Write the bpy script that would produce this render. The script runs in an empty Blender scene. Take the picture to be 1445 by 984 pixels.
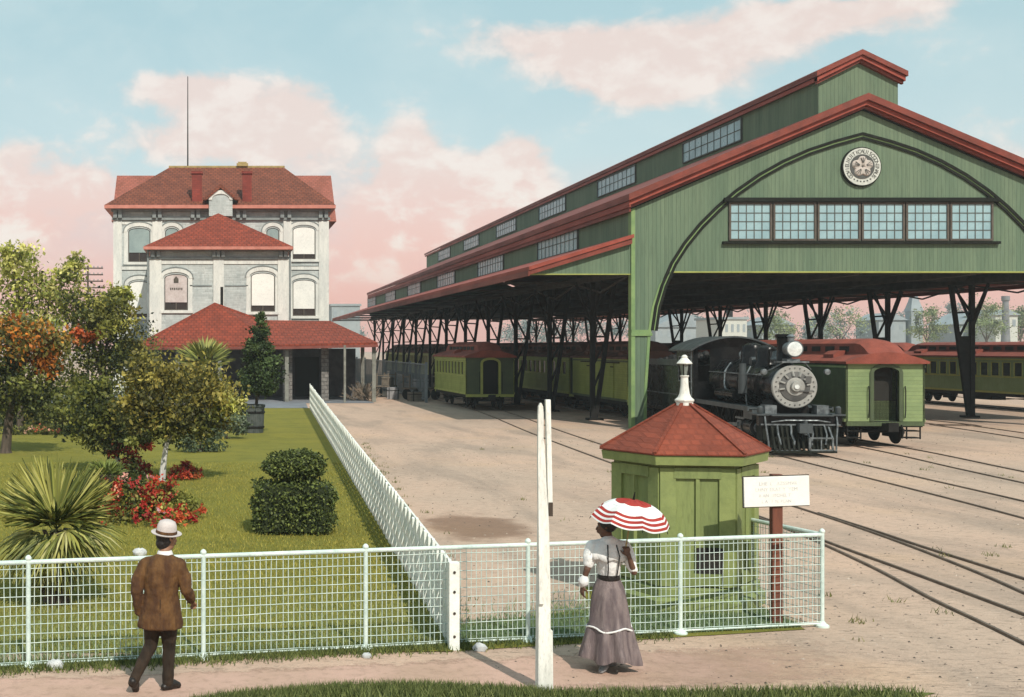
import bpy, bmesh, math, random
from mathutils import Vector as V, Matrix, Quaternion
random.seed(11)
R = math.radians
SC = bpy.context.scene
C = SC.collection
F, CX, CY, EYE = 1780.0, 316.0, 490.0, 3.5     # focal length in survey units, eye height

def P(x, y, Y):
    return V(((x - CX) / F * Y, Y, EYE + (CY - y) / F * Y))
def G(x, y):
    Y = F * EYE / (y - CY)
    return V(((x - CX) / F * Y, Y, 0))
def lerp(a, b, t): return a + (b - a) * t
def rnd(a, b): return random.uniform(a, b)

# ------------------------------------------------------------------ mesh builder
class MB:
    def __init__(s): s.v = []; s.f = []; s.c = None
    def add(s, vs, fs, col=None):
        n = len(s.v); s.v += [tuple(p) for p in vs]; s.f += [tuple(i + n for i in f) for f in fs]
        if col is not None:
            if s.c is None: s.c = []
            s.c += [col] * len(fs)
        return s
    def box(s, x0, y0, z0, x1, y1, z1):
        x0, x1 = sorted((x0, x1)); y0, y1 = sorted((y0, y1)); z0, z1 = sorted((z0, z1))
        return s.add([(x0,y0,z0),(x1,y0,z0),(x1,y1,z0),(x0,y1,z0),(x0,y0,z1),(x1,y0,z1),(x1,y1,z1),(x0,y1,z1)],
              [(0,3,2,1),(4,5,6,7),(0,1,5,4),(1,2,6,5),(2,3,7,6),(3,0,4,7)])
    def beam(s, p, q, w, h, up=(0,0,1)):
        p, q = V(p), V(q); d = (q - p).normalized(); u = V(up)
        if abs(d.dot(u)) > .98: u = V((0,1,0)) if abs(d.y) < .9 else V((1,0,0))
        a = d.cross(u).normalized() * (w / 2); b = a.cross(d).normalized() * (h / 2)
        return s.add([p-a-b, p+a-b, p+a+b, p-a+b, q-a-b, q+a-b, q+a+b, q-a+b],
              [(0,3,2,1),(4,5,6,7),(0,1,5,4),(1,2,6,5),(2,3,7,6),(3,0,4,7)])
    def tube(s, pts, r, n=8, cap=True):
        pts = [V(p) for p in pts]; m = len(pts)
        rs = r if isinstance(r, (list, tuple)) else [r] * m
        vs, fs, ref = [], [], None
        for i, p in enumerate(pts):
            d = (pts[min(i+1, m-1)] - pts[max(i-1, 0)]).normalized()
            if ref is None: ref = V((0,0,1)) if abs(d.z) < .9 else V((1,0,0))
            a = d.cross(ref).normalized(); b = a.cross(d).normalized(); ref = b
            for k in range(n):
                t = 2*math.pi*k/n; vs.append(p + (a*math.cos(t) + b*math.sin(t)) * rs[i])
        for i in range(m-1):
            for k in range(n):
                k2 = (k+1) % n
                fs.append((i*n+k, i*n+k2, (i+1)*n+k2, (i+1)*n+k))
        if cap: fs += [tuple(range(n-1, -1, -1)), tuple((m-1)*n+k for k in range(n))]
        return s.add(vs, fs)
    def cyl(s, p, q, r0, r1=None, n=16): return s.tube([p, q], [r0, r0 if r1 is None else r1], n)
    def lathe(s, prof, c=(0,0,0), n=24, axis='z'):      # prof: (radius, height) from bottom to top
        vs, fs = [], []; m = len(prof); c = V(c)
        for r, h in prof:
            for k in range(n):
                t = 2*math.pi*k/n; a, b = r*math.cos(t), r*math.sin(t)
                vs.append(c + (V((a,b,h)) if axis == 'z' else V((a,h,b)) if axis == 'y' else V((h,a,b))))
        for i in range(m-1):
            for k in range(n):
                k2 = (k+1) % n; fs.append((i*n+k, i*n+k2, (i+1)*n+k2, (i+1)*n+k))
        fs += [tuple(range(n-1,-1,-1)), tuple((m-1)*n+k for k in range(n))]
        return s.add(vs, fs)
    def prism(s, poly, y0, y1):                          # poly in (x, z), extruded along y
        n = len(poly); vs = [(x,y0,z) for x,z in poly] + [(x,y1,z) for x,z in poly]
        fs = [tuple(range(n)), tuple(range(2*n-1, n-1, -1))] + [(i, n+i, n+(i+1)%n, (i+1)%n) for i in range(n)]
        return s.add(vs, fs)
    def prismx(s, poly, x0, x1):                         # poly in (y, z), extruded along x
        n = len(poly); vs = [(x0,y,z) for y,z in poly] + [(x1,y,z) for y,z in poly]
        fs = [tuple(range(n)), tuple(range(2*n-1, n-1, -1))] + [(i, n+i, n+(i+1)%n, (i+1)%n) for i in range(n)]
        return s.add(vs, fs)
    def prismz(s, poly, z0, z1):
        n = len(poly); vs = [(x,y,z0) for x,y in poly] + [(x,y,z1) for x,y in poly]
        fs = [tuple(range(n)), tuple(range(2*n-1, n-1, -1))] + [(i, n+i, n+(i+1)%n, (i+1)%n) for i in range(n)]
        return s.add(vs, fs)
    def loft(s, secs, cap=True, closed=True):
        n = len(secs[0]); vs = [p for q in secs for p in q]; fs = []
        for i in range(len(secs)-1):
            for k in range(n if closed else n-1):
                k2 = (k+1) % n; fs.append((i*n+k, i*n+k2, (i+1)*n+k2, (i+1)*n+k))
        if cap and closed: fs += [tuple(range(n-1,-1,-1)), tuple((len(secs)-1)*n+k for k in range(n))]
        return s.add(vs, fs)
    def ball(s, c, r, n=12, m=8, sc=(1,1,1)):
        c = V(c); vs = [c + V((0,0,-r*sc[2]))]; fs = []
        for i in range(1, m):
            t = -math.pi/2 + math.pi*i/m
            for k in range(n):
                a = 2*math.pi*k/n
                vs.append(c + V((r*math.cos(t)*math.cos(a)*sc[0], r*math.cos(t)*math.sin(a)*sc[1], r*math.sin(t)*sc[2])))
        vs.append(c + V((0,0,r*sc[2]))); e = len(vs)-1
        for k in range(n):
            k2 = (k+1) % n; fs.append((0, 1+k2, 1+k)); fs.append((e, 1+(m-2)*n+k, 1+(m-2)*n+k2))
            for i in range(m-2): fs.append((1+i*n+k, 1+i*n+k2, 1+(i+1)*n+k2, 1+(i+1)*n+k))
        return s.add(vs, fs)
    def limb(s, pts, rs, n=10):                          # capsule chain for bodies
        for i in range(len(pts)-1):
            s.tube([pts[i], pts[i+1]], [rs[i], rs[i+1]], n)
        for p, r in zip(pts, rs): s.ball(p, r*1.01, n, 8)
        return s
    def build(s, name, m, parent=None, smooth=False, bevel=0, recalc=True, angle=35):
        me = bpy.data.meshes.new(name)
        off = wloc(parent) if parent else V((0,0,0))
        me.from_pydata([tuple(V(p) - off) for p in s.v], [], s.f)
        if recalc:
            bm = bmesh.new(); bm.from_mesh(me); bmesh.ops.recalc_face_normals(bm, faces=bm.faces); bm.to_mesh(me); bm.free()
        if s.c is not None:
            at = me.attributes.new('tone', 'FLOAT_COLOR', 'FACE')
            at.data.foreach_set('color', [x for c in s.c for x in (c[0], c[1], c[2], 1.0)])
        me.materials.append(m)
        if smooth:
            me.polygons.foreach_set('use_smooth', [True]*len(me.polygons))
            me.set_sharp_from_angle(angle=R(angle))
        o = bpy.data.objects.new(name, me); C.objects.link(o)
        if parent: o.parent = parent
        if bevel:
            b = o.modifiers.new('edge', 'BEVEL'); b.width = bevel; b.segments = 2; b.limit_method = 'ANGLE'; b.angle_limit = R(40)
        return o

def wloc(o):
    l = V((0,0,0))
    while o: l += o.location; o = o.parent
    return l
def thing(name, label, cat, loc=(0,0,0), group=None):
    o = bpy.data.objects.new(name, None); C.objects.link(o); o.empty_display_size = .3
    o.location = loc; o['label'] = label; o['category'] = cat
    if group: o['group'] = group
    return o
def tag(o, label, cat, group=None):
    o['label'] = label; o['category'] = cat
    if group: o['group'] = group
    return o
def struct(o, kind='structure', label=None):
    o['kind'] = kind
    if label: o['label'] = label
    return o
def inst(o, parent, off=None):                           # copy of a part with its sub-parts
    c = o.copy(); C.objects.link(c); c.parent = parent
    if off is not None: c.location = o.location + V(off)
    for ch in list(o.children): inst(ch, c)
    return c
def copy_thing(o, loc, rz, label, group=None):
    c = o.copy(); C.objects.link(c); c.location = loc; c.rotation_euler = (0,0,rz); c['label'] = label
    if group: c['group'] = group
    for ch in list(o.children): inst(ch, c)
    return c
def text_mesh(body, size, depth=.004):
    cu = bpy.data.curves.new('lettering', 'FONT'); cu.body = body; cu.size = size; cu.extrude = depth
    cu.align_x = 'CENTER'; cu.align_y = 'CENTER'; cu.resolution_u = 3
    o = bpy.data.objects.new('lettering', cu); C.objects.link(o)
    dg = bpy.context.evaluated_depsgraph_get(); me = bpy.data.meshes.new_from_object(o.evaluated_get(dg))
    vs = [v.co.copy() for v in me.vertices]; fs = [tuple(p.vertices) for p in me.polygons]
    bpy.data.objects.remove(o); bpy.data.curves.remove(cu); bpy.data.meshes.remove(me)
    return vs, fs
def voxel(o, size, smooth=4):                            # fuse overlapping volumes into one skin
    m = o.modifiers.new('fuse', 'REMESH'); m.mode = 'VOXEL'; m.voxel_size = size
    k = o.modifiers.new('relax', 'SMOOTH'); k.factor = .5; k.iterations = smooth
    dg = bpy.context.evaluated_depsgraph_get(); me = bpy.data.meshes.new_from_object(o.evaluated_get(dg))
    old = o.data; o.modifiers.clear(); me.name = old.name; mt = old.materials[0]; o.data = me
    if not me.materials: me.materials.append(mt)
    me.polygons.foreach_set('use_smooth', [True]*len(me.polygons))
    return o
def spline(pts, per=8):
    out = []
    for i in range(len(pts)-1):
        p0, p1, p2, p3 = [V(pts[max(0, min(len(pts)-1, j))]) for j in (i-1, i, i+1, i+2)]
        for k in range(per):
            t = k/per
            out.append(.5*((2*p1) + (p2-p0)*t + (2*p0-5*p1+4*p2-p3)*t*t + (3*p1-p0-3*p2+p3)*t**3))
    out.append(V(pts[-1])); return out

# ------------------------------------------------------------------ materials
class NT:
    def __init__(s, nt): s.nt = nt
    def n(s, t, **kw):
        o = s.nt.nodes.new(t)
        for k, v in kw.items(): setattr(o, k, v)
        return o
    def put(s, inp, v):
        if isinstance(v, bpy.types.NodeSocket): s.nt.links.new(v, inp)
        elif isinstance(v, (tuple, list)) and len(v) == 3 and inp.type == 'RGBA': inp.default_value = (*v, 1)
        else: inp.default_value = v
    def math(s, op, a, b=0.0, c=0.0, clamp=False):
        o = s.n('ShaderNodeMath', operation=op, use_clamp=clamp)
        for i, v in zip(o.inputs, (a, b, c)): s.put(i, v)
        return o.outputs[0]
    def mix(s, f, a, b, mode='MIX'):
        o = s.n('ShaderNodeMix', data_type='RGBA', blend_type=mode); s.put(o.inputs[0], f); s.put(o.inputs[6], a); s.put(o.inputs[7], b)
        return o.outputs[2]
    def mapr(s, v, a, b, c=0.0, d=1.0, smooth=True):
        o = s.n('ShaderNodeMapRange', interpolation_type='SMOOTHSTEP' if smooth else 'LINEAR')
        for i, x in zip(o.inputs, (v, a, b, c, d)): s.put(i, x)
        return o.outputs[0]
    def noise(s, vec, scale, detail=4, rough=.55, dist=0.0):
        o = s.n('ShaderNodeTexNoise'); s.put(o.inputs['Vector'], vec); s.put(o.inputs['Scale'], scale)
        o.inputs['Detail'].default_value = detail; o.inputs['Roughness'].default_value = rough; o.inputs['Distortion'].default_value = dist
        return o.outputs[0]
    def vmul(s, vec, k):
        o = s.n('ShaderNodeVectorMath', operation='MULTIPLY'); s.put(o.inputs[0], vec); o.inputs[1].default_value = k
        return o.outputs[0]
    def xyz(s, x, y, z):
        o = s.n('ShaderNodeCombineXYZ')
        for i, v in zip(o.inputs, (x, y, z)): s.put(i, v)
        return o.outputs[0]
    def sep(s, v):
        o = s.n('ShaderNodeSeparateXYZ'); s.put(o.inputs[0], v); return o.outputs

def mat(name, c1, c2=None, ns=3.0, rough=.7, bump=.15, bs=25, metal=0.0, pattern=None, spec=.4, grime=.25, stretch=(1,1,1)):
    m = bpy.data.materials.new(name); m.use_nodes = True; nt = m.node_tree; T = NT(nt)
    b = nt.nodes['Principled BSDF']
    co = T.n('ShaderNodeTexCoord').outputs['Object']
    if c2 is None: c2 = tuple(x*.72 for x in c1)
    nv = T.vmul(co, stretch)
    f = T.mapr(T.noise(nv, ns, 6, .6), .32, .68)
    col = T.mix(f, c1, c2)
    g = T.mapr(T.noise(nv, ns*7, 4, .65), .45, .75)
    col = T.mix(T.math('MULTIPLY', g, grime), col, tuple(x*.5 for x in c2))
    h = T.math('MULTIPLY', T.noise(nv, bs, 4, .6), .5)
    if pattern:
        ge = T.n('ShaderNodeNewGeometry').outputs['True Normal']
        nx = T.math('ABSOLUTE', T.sep(ge)[0]); sel = T.math('GREATER_THAN', nx, .62)
        X, Y, Z = T.sep(co)
        u = T.math('ADD', T.math('MULTIPLY', Y, sel), T.math('MULTIPLY', X, T.math('SUBTRACT', 1.0, sel)))
        k = pattern[0]
        if k in ('planks', 'boards'):
            w = pattern[1]; a = u if k == 'planks' else Z
            gr = T.mapr(T.math('PINGPONG', a, w/2), 0.0, min(.018, w*.10))
            wn = T.n('ShaderNodeTexWhiteNoise', noise_dimensions='1D'); T.put(wn.inputs['W'], T.math('FLOOR', T.math('DIVIDE', a, w)))
            col = T.mix(T.math('MULTIPLY', wn.outputs[0], .20), col, tuple(x*.62 for x in c2))
            col = T.mix(gr, tuple(x*.72 for x in c2), col)
            h = T.math('ADD', h, T.math('MULTIPLY', gr, 1.2))
        else:
            w, hh, mor = pattern[1:4]
            vv = Z if k == 'brick' else T.math('MULTIPLY', Z, 2.0)
            br = T.n('ShaderNodeTexBrick'); T.put(br.inputs['Vector'], T.xyz(u, vv, 0.0))
            br.inputs['Scale'].default_value = 1; br.inputs['Brick Width'].default_value = w; br.inputs['Row Height'].default_value = hh
            br.inputs['Mortar Size'].default_value = .05*hh*3; br.inputs['Mortar Smooth'].default_value = .4
            T.put(br.inputs['Color1'], (1,1,1)); T.put(br.inputs['Color2'], (.74,.74,.74)); T.put(br.inputs['Mortar'], (mor,)*3)
            col = T.mix(1.0, col, br.outputs['Color'], 'MULTIPLY')
            h = T.math('SUBTRACT', h, T.math('MULTIPLY', br.outputs['Fac'], .9))
    T.put(b.inputs['Base Color'], col)
    b.inputs['Metallic'].default_value = metal; b.inputs['Specular IOR Level'].default_value = spec
    T.put(b.inputs['Roughness'], T.math('ADD', rough, T.math('MULTIPLY', T.math('SUBTRACT', f, .5), .12), clamp=True))
    bp = T.n('ShaderNodeBump'); bp.inputs['Strength'].default_value = bump; bp.inputs['Distance'].default_value = .03
    T.put(bp.inputs['Height'], h); nt.links.new(bp.outputs[0], b.inputs['Normal'])
    return m

def leafmat(name, rough=.55, trans=.3):
    m = bpy.data.materials.new(name); m.use_nodes = True; nt = m.node_tree; T = NT(nt)
    b = nt.nodes['Principled BSDF']; out = nt.nodes['Material Output']
    a = T.n('ShaderNodeAttribute', attribute_name='tone').outputs['Color']
    T.put(b.inputs['Base Color'], a); b.inputs['Roughness'].default_value = rough; b.inputs['Specular IOR Level'].default_value = .3
    tr = T.n('ShaderNodeBsdfTranslucent'); T.put(tr.inputs[0], a)
    mx = T.n('ShaderNodeMixShader'); mx.inputs[0].default_value = trans
    nt.links.new(b.outputs[0], mx.inputs[1]); nt.links.new(tr.outputs[0], mx.inputs[2]); nt.links.new(mx.outputs[0], out.inputs[0])
    return m

M = {}
M['shed'] = mat('green_planks', (.136,.192,.120), (.102,.155,.101), .55, .85, .3, 30, pattern=('planks', .17), stretch=(2.2,2.2,.22), grime=.45)
M['shedlt'] = mat('light_green_paint', (.20,.30,.11), (.13,.22,.09), .8, .7, .2, 30)
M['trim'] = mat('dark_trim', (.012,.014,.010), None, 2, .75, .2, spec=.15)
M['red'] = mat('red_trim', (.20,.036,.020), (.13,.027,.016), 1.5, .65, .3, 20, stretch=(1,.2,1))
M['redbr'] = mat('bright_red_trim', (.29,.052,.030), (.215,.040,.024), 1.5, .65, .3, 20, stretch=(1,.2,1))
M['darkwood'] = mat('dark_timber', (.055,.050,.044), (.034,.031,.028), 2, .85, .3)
M['iron'] = mat('dark_iron', (.016,.015,.014), (.009,.009,.008), 4, .7, .2, spec=.15)
M['glass'] = mat('pale_window_glass', (.29,.435,.465), (.215,.345,.38), 1.1, .3, .08, 6, spec=.5, grime=.15)
M['muntin'] = mat('window_bars', (.09,.10,.09), None, 3, .7)
M['mullion'] = mat('brown_mullion', (.085,.07,.055), None, 3, .7)
M['darkglass'] = mat('dark_glass', (.012,.013,.013), (.02,.02,.018), 1, .15, .05, 5, spec=.6)
M['emblemw'] = mat('emblem_white', (.56,.58,.53), (.42,.44,.40), 6, .6)
M['emblemd'] = mat('emblem_dark', (.07,.075,.07), None, 6, .6)
M['emblemp'] = mat('emblem_petal', (.50,.43,.39), (.40,.38,.34), 8, .6, .3, 40)
M['brick'] = mat('painted_brick', (.54,.57,.55), (.43,.47,.46), 1.2, .8, .35, 30, pattern=('brick', .5, .16, .86), grime=.4, stretch=(1,1,.45))
M['trimw'] = mat('white_trim', (.67,.67,.62), (.55,.56,.53), 1.5, .7, .25, 30, grime=.4, stretch=(1.5,1.5,.35))
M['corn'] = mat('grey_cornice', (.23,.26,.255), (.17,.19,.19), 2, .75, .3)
M['shingle'] = mat('red_shingles', (.31,.052,.022), (.215,.040,.019), 1.6, .85, .6, 30, pattern=('shingle', .34, .34, .55))
M['shingle2'] = mat('brown_red_shingles', (.25,.068,.032), (.165,.048,.026), 1.4, .85, .6, 30, pattern=('shingle', .36, .36, .48))
M['blind'] = mat('cream_blind', (.78,.77,.72), (.70,.70,.66), 1, .9, .1)
M['blindg'] = mat('grey_green_blind', (.27,.34,.33), (.22,.28,.28), 1, .9, .1)
M['stone'] = mat('rough_stone', (.27,.25,.23), (.16,.15,.14), 5, .9, .8, 12, pattern=('brick', .45, .25, .55))
M['porchwall'] = mat('porch_wall', (.10,.10,.11), (.06,.06,.065), 1.5, .9, .3)  # wall toned dark grey to carry the shade under the porch
M['coach'] = mat('coach_green', (.27,.31,.058), (.205,.245,.05), .9, .6, .15, 30, pattern=('boards', .11))
M['coachp'] = mat('coach_pale_green', (.225,.295,.125), (.165,.23,.10), .9, .65, .2, 30, pattern=('boards', .13))
M['coachd'] = mat('coach_dark_green', (.07,.10,.04), (.05,.07,.035), .9, .6, .15, 30, pattern=('planks', .1))
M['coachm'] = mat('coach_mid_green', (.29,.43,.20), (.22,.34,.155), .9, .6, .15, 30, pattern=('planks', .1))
M['palegy'] = mat('pale_yellow_green', (.48,.52,.15), (.38,.43,.12), 2, .6)
M['yellowg'] = mat('yellow_green_trim', (.34,.37,.085), (.26,.29,.07), 2, .6)
M['croof'] = mat('red_canvas_roof', (.25,.058,.036), (.165,.042,.028), 1.3, .85, .5, 14)
M['croofb'] = mat('brown_canvas_roof', (.14,.055,.035), (.09,.04,.028), 1.2, .85, .4, 14)
M['inside'] = mat('dark_interior', (.012,.012,.010), (.02,.018,.014), 2, .9)
M['loco'] = mat('locomotive_black', (.006,.006,.007), (.012,.012,.012), 2.5, .26, .2, 14, spec=.13, grime=.4)
M['locog'] = mat('locomotive_grey', (.055,.066,.07), (.035,.042,.045), 2, .5, .2, 20)
M['steel'] = mat('worn_steel', (.20,.225,.235), (.07,.08,.085), 6, .45, .2, 30, metal=.4)
M['graph'] = mat('graphite_paint', (.11,.11,.106), (.07,.07,.068), 5, .5, .2, 30, metal=.2)
M['graphl'] = mat('light_graphite', (.36,.36,.335), (.25,.25,.235), 5, .5, .2, 30, metal=.2)
M['lens'] = mat('lamp_lens', (.75,.78,.76), (.5,.53,.52), 5, .12, .05, 8, spec=.8)
M['coal'] = mat('coal', (.012,.012,.012), None, 8, .7, 1, 14)
M['rail'] = mat('rail_steel', (.17,.125,.092), (.11,.08,.06), 3, .55, .2, 30, metal=.3)
M['booth'] = mat('booth_green', (.205,.250,.085), (.150,.190,.066), 2.2, .65, .2, 25, grime=.4, stretch=(2,2,.4))
M['boothl'] = mat('booth_light_green', (.235,.28,.095), (.175,.215,.074), 2.2, .65, .2, 25)
M['bshing'] = mat('booth_shingles', (.27,.060,.030), (.19,.046,.026), 2, .85, .4, 30, pattern=('shingle', .13, .13, .75))
M['white'] = mat('white_paint', (.80,.80,.75), (.62,.62,.57), 3.5, .6, .3, 30, grime=.5, stretch=(2,2,.5))
M['fence'] = mat('pale_fence_paint', (.66,.75,.70), (.48,.60,.56), 3, .6, .2, 40, grime=.4)
M['picket'] = mat('picket_paint', (.82,.83,.78), (.68,.71,.66), 2.5, .7, .3, 30, grime=.35)
M['bolt'] = mat('rusty_bolt', (.05,.035,.025), None, 8, .7)
M['signw'] = mat('sign_board', (.80,.79,.74), (.72,.71,.67), 3, .6, .1, 40, grime=.12)
M['signt'] = mat('faded_lettering', (.42,.43,.44), (.66,.66,.64), 9, .8)
M['signp'] = mat('brown_post', (.17,.055,.030), (.10,.035,.022), 3, .8, .4, 12, stretch=(3,3,.4))
M['lamp'] = mat('lantern_glass', (.22,.25,.23), (.12,.14,.13), 8, .25, .1, spec=.6)
M['trunk'] = mat('bark', (.10,.075,.055), (.05,.04,.03), 5, .9, .8, 14, stretch=(2,2,.5))
M['trunkw'] = mat('whitewashed_bark', (.58,.57,.55), (.36,.35,.34), 4, .85, .6, 14, stretch=(2,2,.5))
M['tub'] = mat('grey_wooden_tub', (.085,.095,.09), (.05,.06,.055), 4, .85, .5, pattern=('planks', .08))
M['leaf'] = leafmat('leaves'); M['leafd'] = leafmat('dense_leaves', .6, .15); M['petal'] = leafmat('petals', .6, .25)
M['blade'] = leafmat('grass_blades', .7, .3)
M['rock'] = mat('pale_rock', (.62,.63,.62), (.40,.42,.43), 6, .9, .8, 12)
M['skin'] = mat('brown_skin', (.13,.065,.042), (.10,.05,.033), 5, .55, .1)
M['skinl'] = mat('tan_skin', (.30,.165,.10), (.25,.13,.08), 5, .55, .1)
M['hair'] = mat('black_hair', (.014,.011,.010), None, 20, .5, .6, 60)
M['coat'] = mat('brown_coat', (.125,.060,.018), (.058,.026,.012), 6, .9, 1.0, 13, stretch=(1.6,1.6,.7))
M['trouser'] = mat('dark_trousers', (.036,.021,.011), (.018,.012,.008), 6, .9, 1.0, 14, stretch=(1.6,1.6,.6))
M['shoe'] = mat('dark_leather', (.018,.014,.012), None, 5, .45)
M['hat'] = mat('pale_felt', (.56,.51,.49), (.45,.41,.40), 6, .9, .2, 60)
M['cotton'] = mat('white_cotton', (.80,.79,.77), (.66,.66,.66), 5, .9, .5, 25)
M['skirt'] = mat('grey_mauve_skirt', (.215,.170,.165), (.105,.08,.085), 4, .7, .6, 30, stretch=(4,4,.5))
M['paraw'] = mat('parasol_cream', (.76,.76,.74), (.62,.66,.68), 3, .85, .1)
M['parar'] = mat('parasol_red', (.36,.035,.026), (.28,.028,.022), 4, .85, .1)
M['ochre'] = mat('ochre_wood', (.36,.27,.10), None, 4, .7)
M['crate'] = mat('weathered_crate', (.20,.17,.13), (.12,.10,.08), 3, .9, .5, pattern=('boards', .12))
M['trunkl'] = mat('grey_trunk_canvas', (.30,.30,.30), (.18,.18,.19), 3, .8)
M['brush'] = mat('dry_brushwood', (.22,.17,.12), (.13,.10,.075), 5, .9)
M['farwall'] = mat('far_pale_wall', (.30,.34,.35), (.25,.29,.30), .2, .9)  # distance haze greyed and blued into the wall and roof colours
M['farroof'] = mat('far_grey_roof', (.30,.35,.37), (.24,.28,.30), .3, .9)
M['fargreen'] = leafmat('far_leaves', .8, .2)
# ------------------------------------------------------------------ ground, lawn, paths
def ground_mat():
    m = bpy.data.materials.new('yard_dirt'); m.use_nodes = True; nt = m.node_tree; T = NT(nt); b = nt.nodes['Principled BSDF']
    co = T.n('ShaderNodeTexCoord').outputs['Object']
    n1 = T.mapr(T.noise(co, .11, 5, .6), .35, .65)
    col = T.mix(n1, (.475,.355,.278), (.545,.382,.292))
    n2 = T.mapr(T.noise(T.vmul(co, (.7,.16,1)), .8, 6, .62, .6), .42, .7)
    col = T.mix(T.math('MULTIPLY', n2, .68), col, (.29,.228,.185))
    n5 = T.mapr(T.noise(co, .23, 3, .5), .52, .72)
    col = T.mix(T.math('MULTIPLY', n5, .5), col, (.55,.375,.25))
    n3 = T.mapr(T.noise(co, 5.5, 6, .7), .5, .72)
    col = T.mix(T.math('MULTIPLY', n3, .4), col, (.24,.185,.14))
    n4 = T.mapr(T.noise(co, 38, 3, .6), .60, .72)
    col = T.mix(T.math('MULTIPLY', n4, .6), col, (.16,.125,.10))
    n6 = T.mapr(T.noise(T.vmul(co, (1.2,3,1)), 2.6, 5, .75, 1.2), .60, .68)
    col = T.mix(T.math('MULTIPLY', n6, .5), col, (.15,.12,.095))
    n7 = T.mapr(T.noise(T.vmul(co, (1.7,7.5,1)), 2.2, 5, .72, .5), .54, .64)
    col = T.mix(T.math('MULTIPLY', n7, .5), col, (.14,.108,.085))
    n8 = T.mapr(T.noise(T.vmul(co, (1.2,4.5,1)), 3.1, 4, .7, .5), .60, .70)
    col = T.mix(T.math('MULTIPLY', n8, .35), col, (.68,.54,.44))
    # a damp brown stain by the board fence
    X, Y, Z = T.sep(co)
    d = T.math('SQRT', T.math('ADD', T.math('POWER', T.math('DIVIDE', T.math('SUBTRACT', X, 4.9), 1.1), 2.0),
                              T.math('POWER', T.math('DIVIDE', T.math('SUBTRACT', Y, 24.6), 2.0), 2.0)))
    d = T.math('ADD', d, T.math('MULTIPLY', T.math('SUBTRACT', T.noise(co, 1.2, 5, .6), .5), 1.4))
    col = T.mix(T.math('MULTIPLY', T.mapr(d, 1.15, .55), .75), col, (.17,.10,.065))
    w1 = T.noise(T.vmul(co, (.5,1.6,1)), 1.1, 6, .7, 2.2)                # thin wandering scuff lines
    ln = T.mapr(T.math('ABSOLUTE', T.math('SUBTRACT', w1, .5)), .010, .0)
    col = T.mix(T.math('MULTIPLY', T.math('MULTIPLY', ln, T.mapr(T.noise(co, .35, 3, .5), .45, .6)), .7), col, (.13,.10,.08))
    T.put(b.inputs['Base Color'], col); b.inputs['Roughness'].default_value = .95; b.inputs['Specular IOR Level'].default_value = .15
    h = T.math('ADD', T.noise(co, 3, 6, .7), T.math('MULTIPLY', T.noise(co, 30, 4, .6), .5))
    bp = T.n('ShaderNodeBump'); bp.inputs['Strength'].default_value = .55; bp.inputs['Distance'].default_value = .05
    T.put(bp.inputs['Height'], h); nt.links.new(bp.outputs[0], b.inputs['Normal'])
    return m
def lawn_mat(name, a, bcol, c, sc=.35):
    m = bpy.data.materials.new(name); m.use_nodes = True; nt = m.node_tree; T = NT(nt); b = nt.nodes['Principled BSDF']
    co = T.n('ShaderNodeTexCoord').outputs['Object']
    col = T.mix(T.mapr(T.noise(co, sc, 5, .6), .35, .65), a, bcol)
    col = T.mix(T.math('MULTIPLY', T.mapr(T.noise(co, 26, 5, .75), .42, .68), .55), col, c)
    col = T.mix(T.math('MULTIPLY', T.mapr(T.noise(co, 1.1, 5, .65), .45, .72), .5), col, c)
    col = T.mix(T.math('MULTIPLY', T.mapr(T.noise(co, .7, 5, .7, .8), .60, .74), .5), col, tuple(x*y for x, y in zip(a, (1.25,1.05,1.3))))
    T.put(b.inputs['Base Color'], col); b.inputs['Roughness'].default_value = .95; b.inputs['Specular IOR Level'].default_value = .1
    bp = T.n('ShaderNodeBump'); bp.inputs['Strength'].default_value = .6; bp.inputs['Distance'].default_value = .05
    T.put(bp.inputs['Height'], T.noise(co, 45, 5, .7)); nt.links.new(bp.outputs[0], b.inputs['Normal'])
    return m

def sheet(name, poly, z, m):
    return struct(MB().add([(x,y,z) for x,y in poly], [tuple(range(len(poly)))]).build(name, m, recalc=False))
def grid_sheet(name, x0, x1, y0, y1, z, m):
    return sheet(name, [(x0,y0),(x1,y0),(x1,y1),(x0,y1)], z, m)
def fy(x):   # photo line of the wire fence base, in world: Y as a function of X
    a, b = G(0, 945), G(1160, 885); return a.y + (x-a.x)/(b.x-a.x)*(b.y-a.y)
PK0, PK1 = G(640, 917), G(438, 577)
grid_sheet('ground', -380, 560, -40, 900, 0, ground_mat())
LAWN = lawn_mat('lawn_grass', (.245,.222,.042), (.20,.19,.040), (.115,.122,.030))
sheet('lawn', [(-70, fy(-2)-.3), (PK0.x-.02, PK0.y-.12), (PK1.x-.02, PK1.y+.5), (-70, PK1.y+.5)], .012, LAWN)
# grass creeps under the fence and over to the booth
sheet('booth_lawn', [(PK0.x+.05, fy(PK0.x)-.25), (7.2, fy(7.2)-.1), (7.1, 17.3), (7.5,18.3), (5.2,18.4), (4.9, fy(4.9)+1.6), (PK0.x+.05, fy(PK0.x)+1.0)], .008, LAWN)
PATH = mat('pink_gravel', (.52,.345,.28), (.43,.295,.225), 1.1, .95, .6, 40, spec=.1, grime=.45)
a, b_, c_, d_ = G(-200, 985), G(1200, 905), G(1200, 978), G(-200, 1100)
nt = PATH.node_tree; T = NT(nt); X, Y, Z = T.sep(T.n('ShaderNodeTexCoord').outputs['Object'])
xp = T.math('MAXIMUM', X, 0.0)                          # the trodden path fades raggedly into the bare dirt
dd = T.math('DIVIDE', T.math('ABSOLUTE', T.math('SUBTRACT', Y, T.math('MULTIPLY_ADD', X, .14, 13.08))), T.math('MULTIPLY_ADD', xp, .05, .55))
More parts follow.
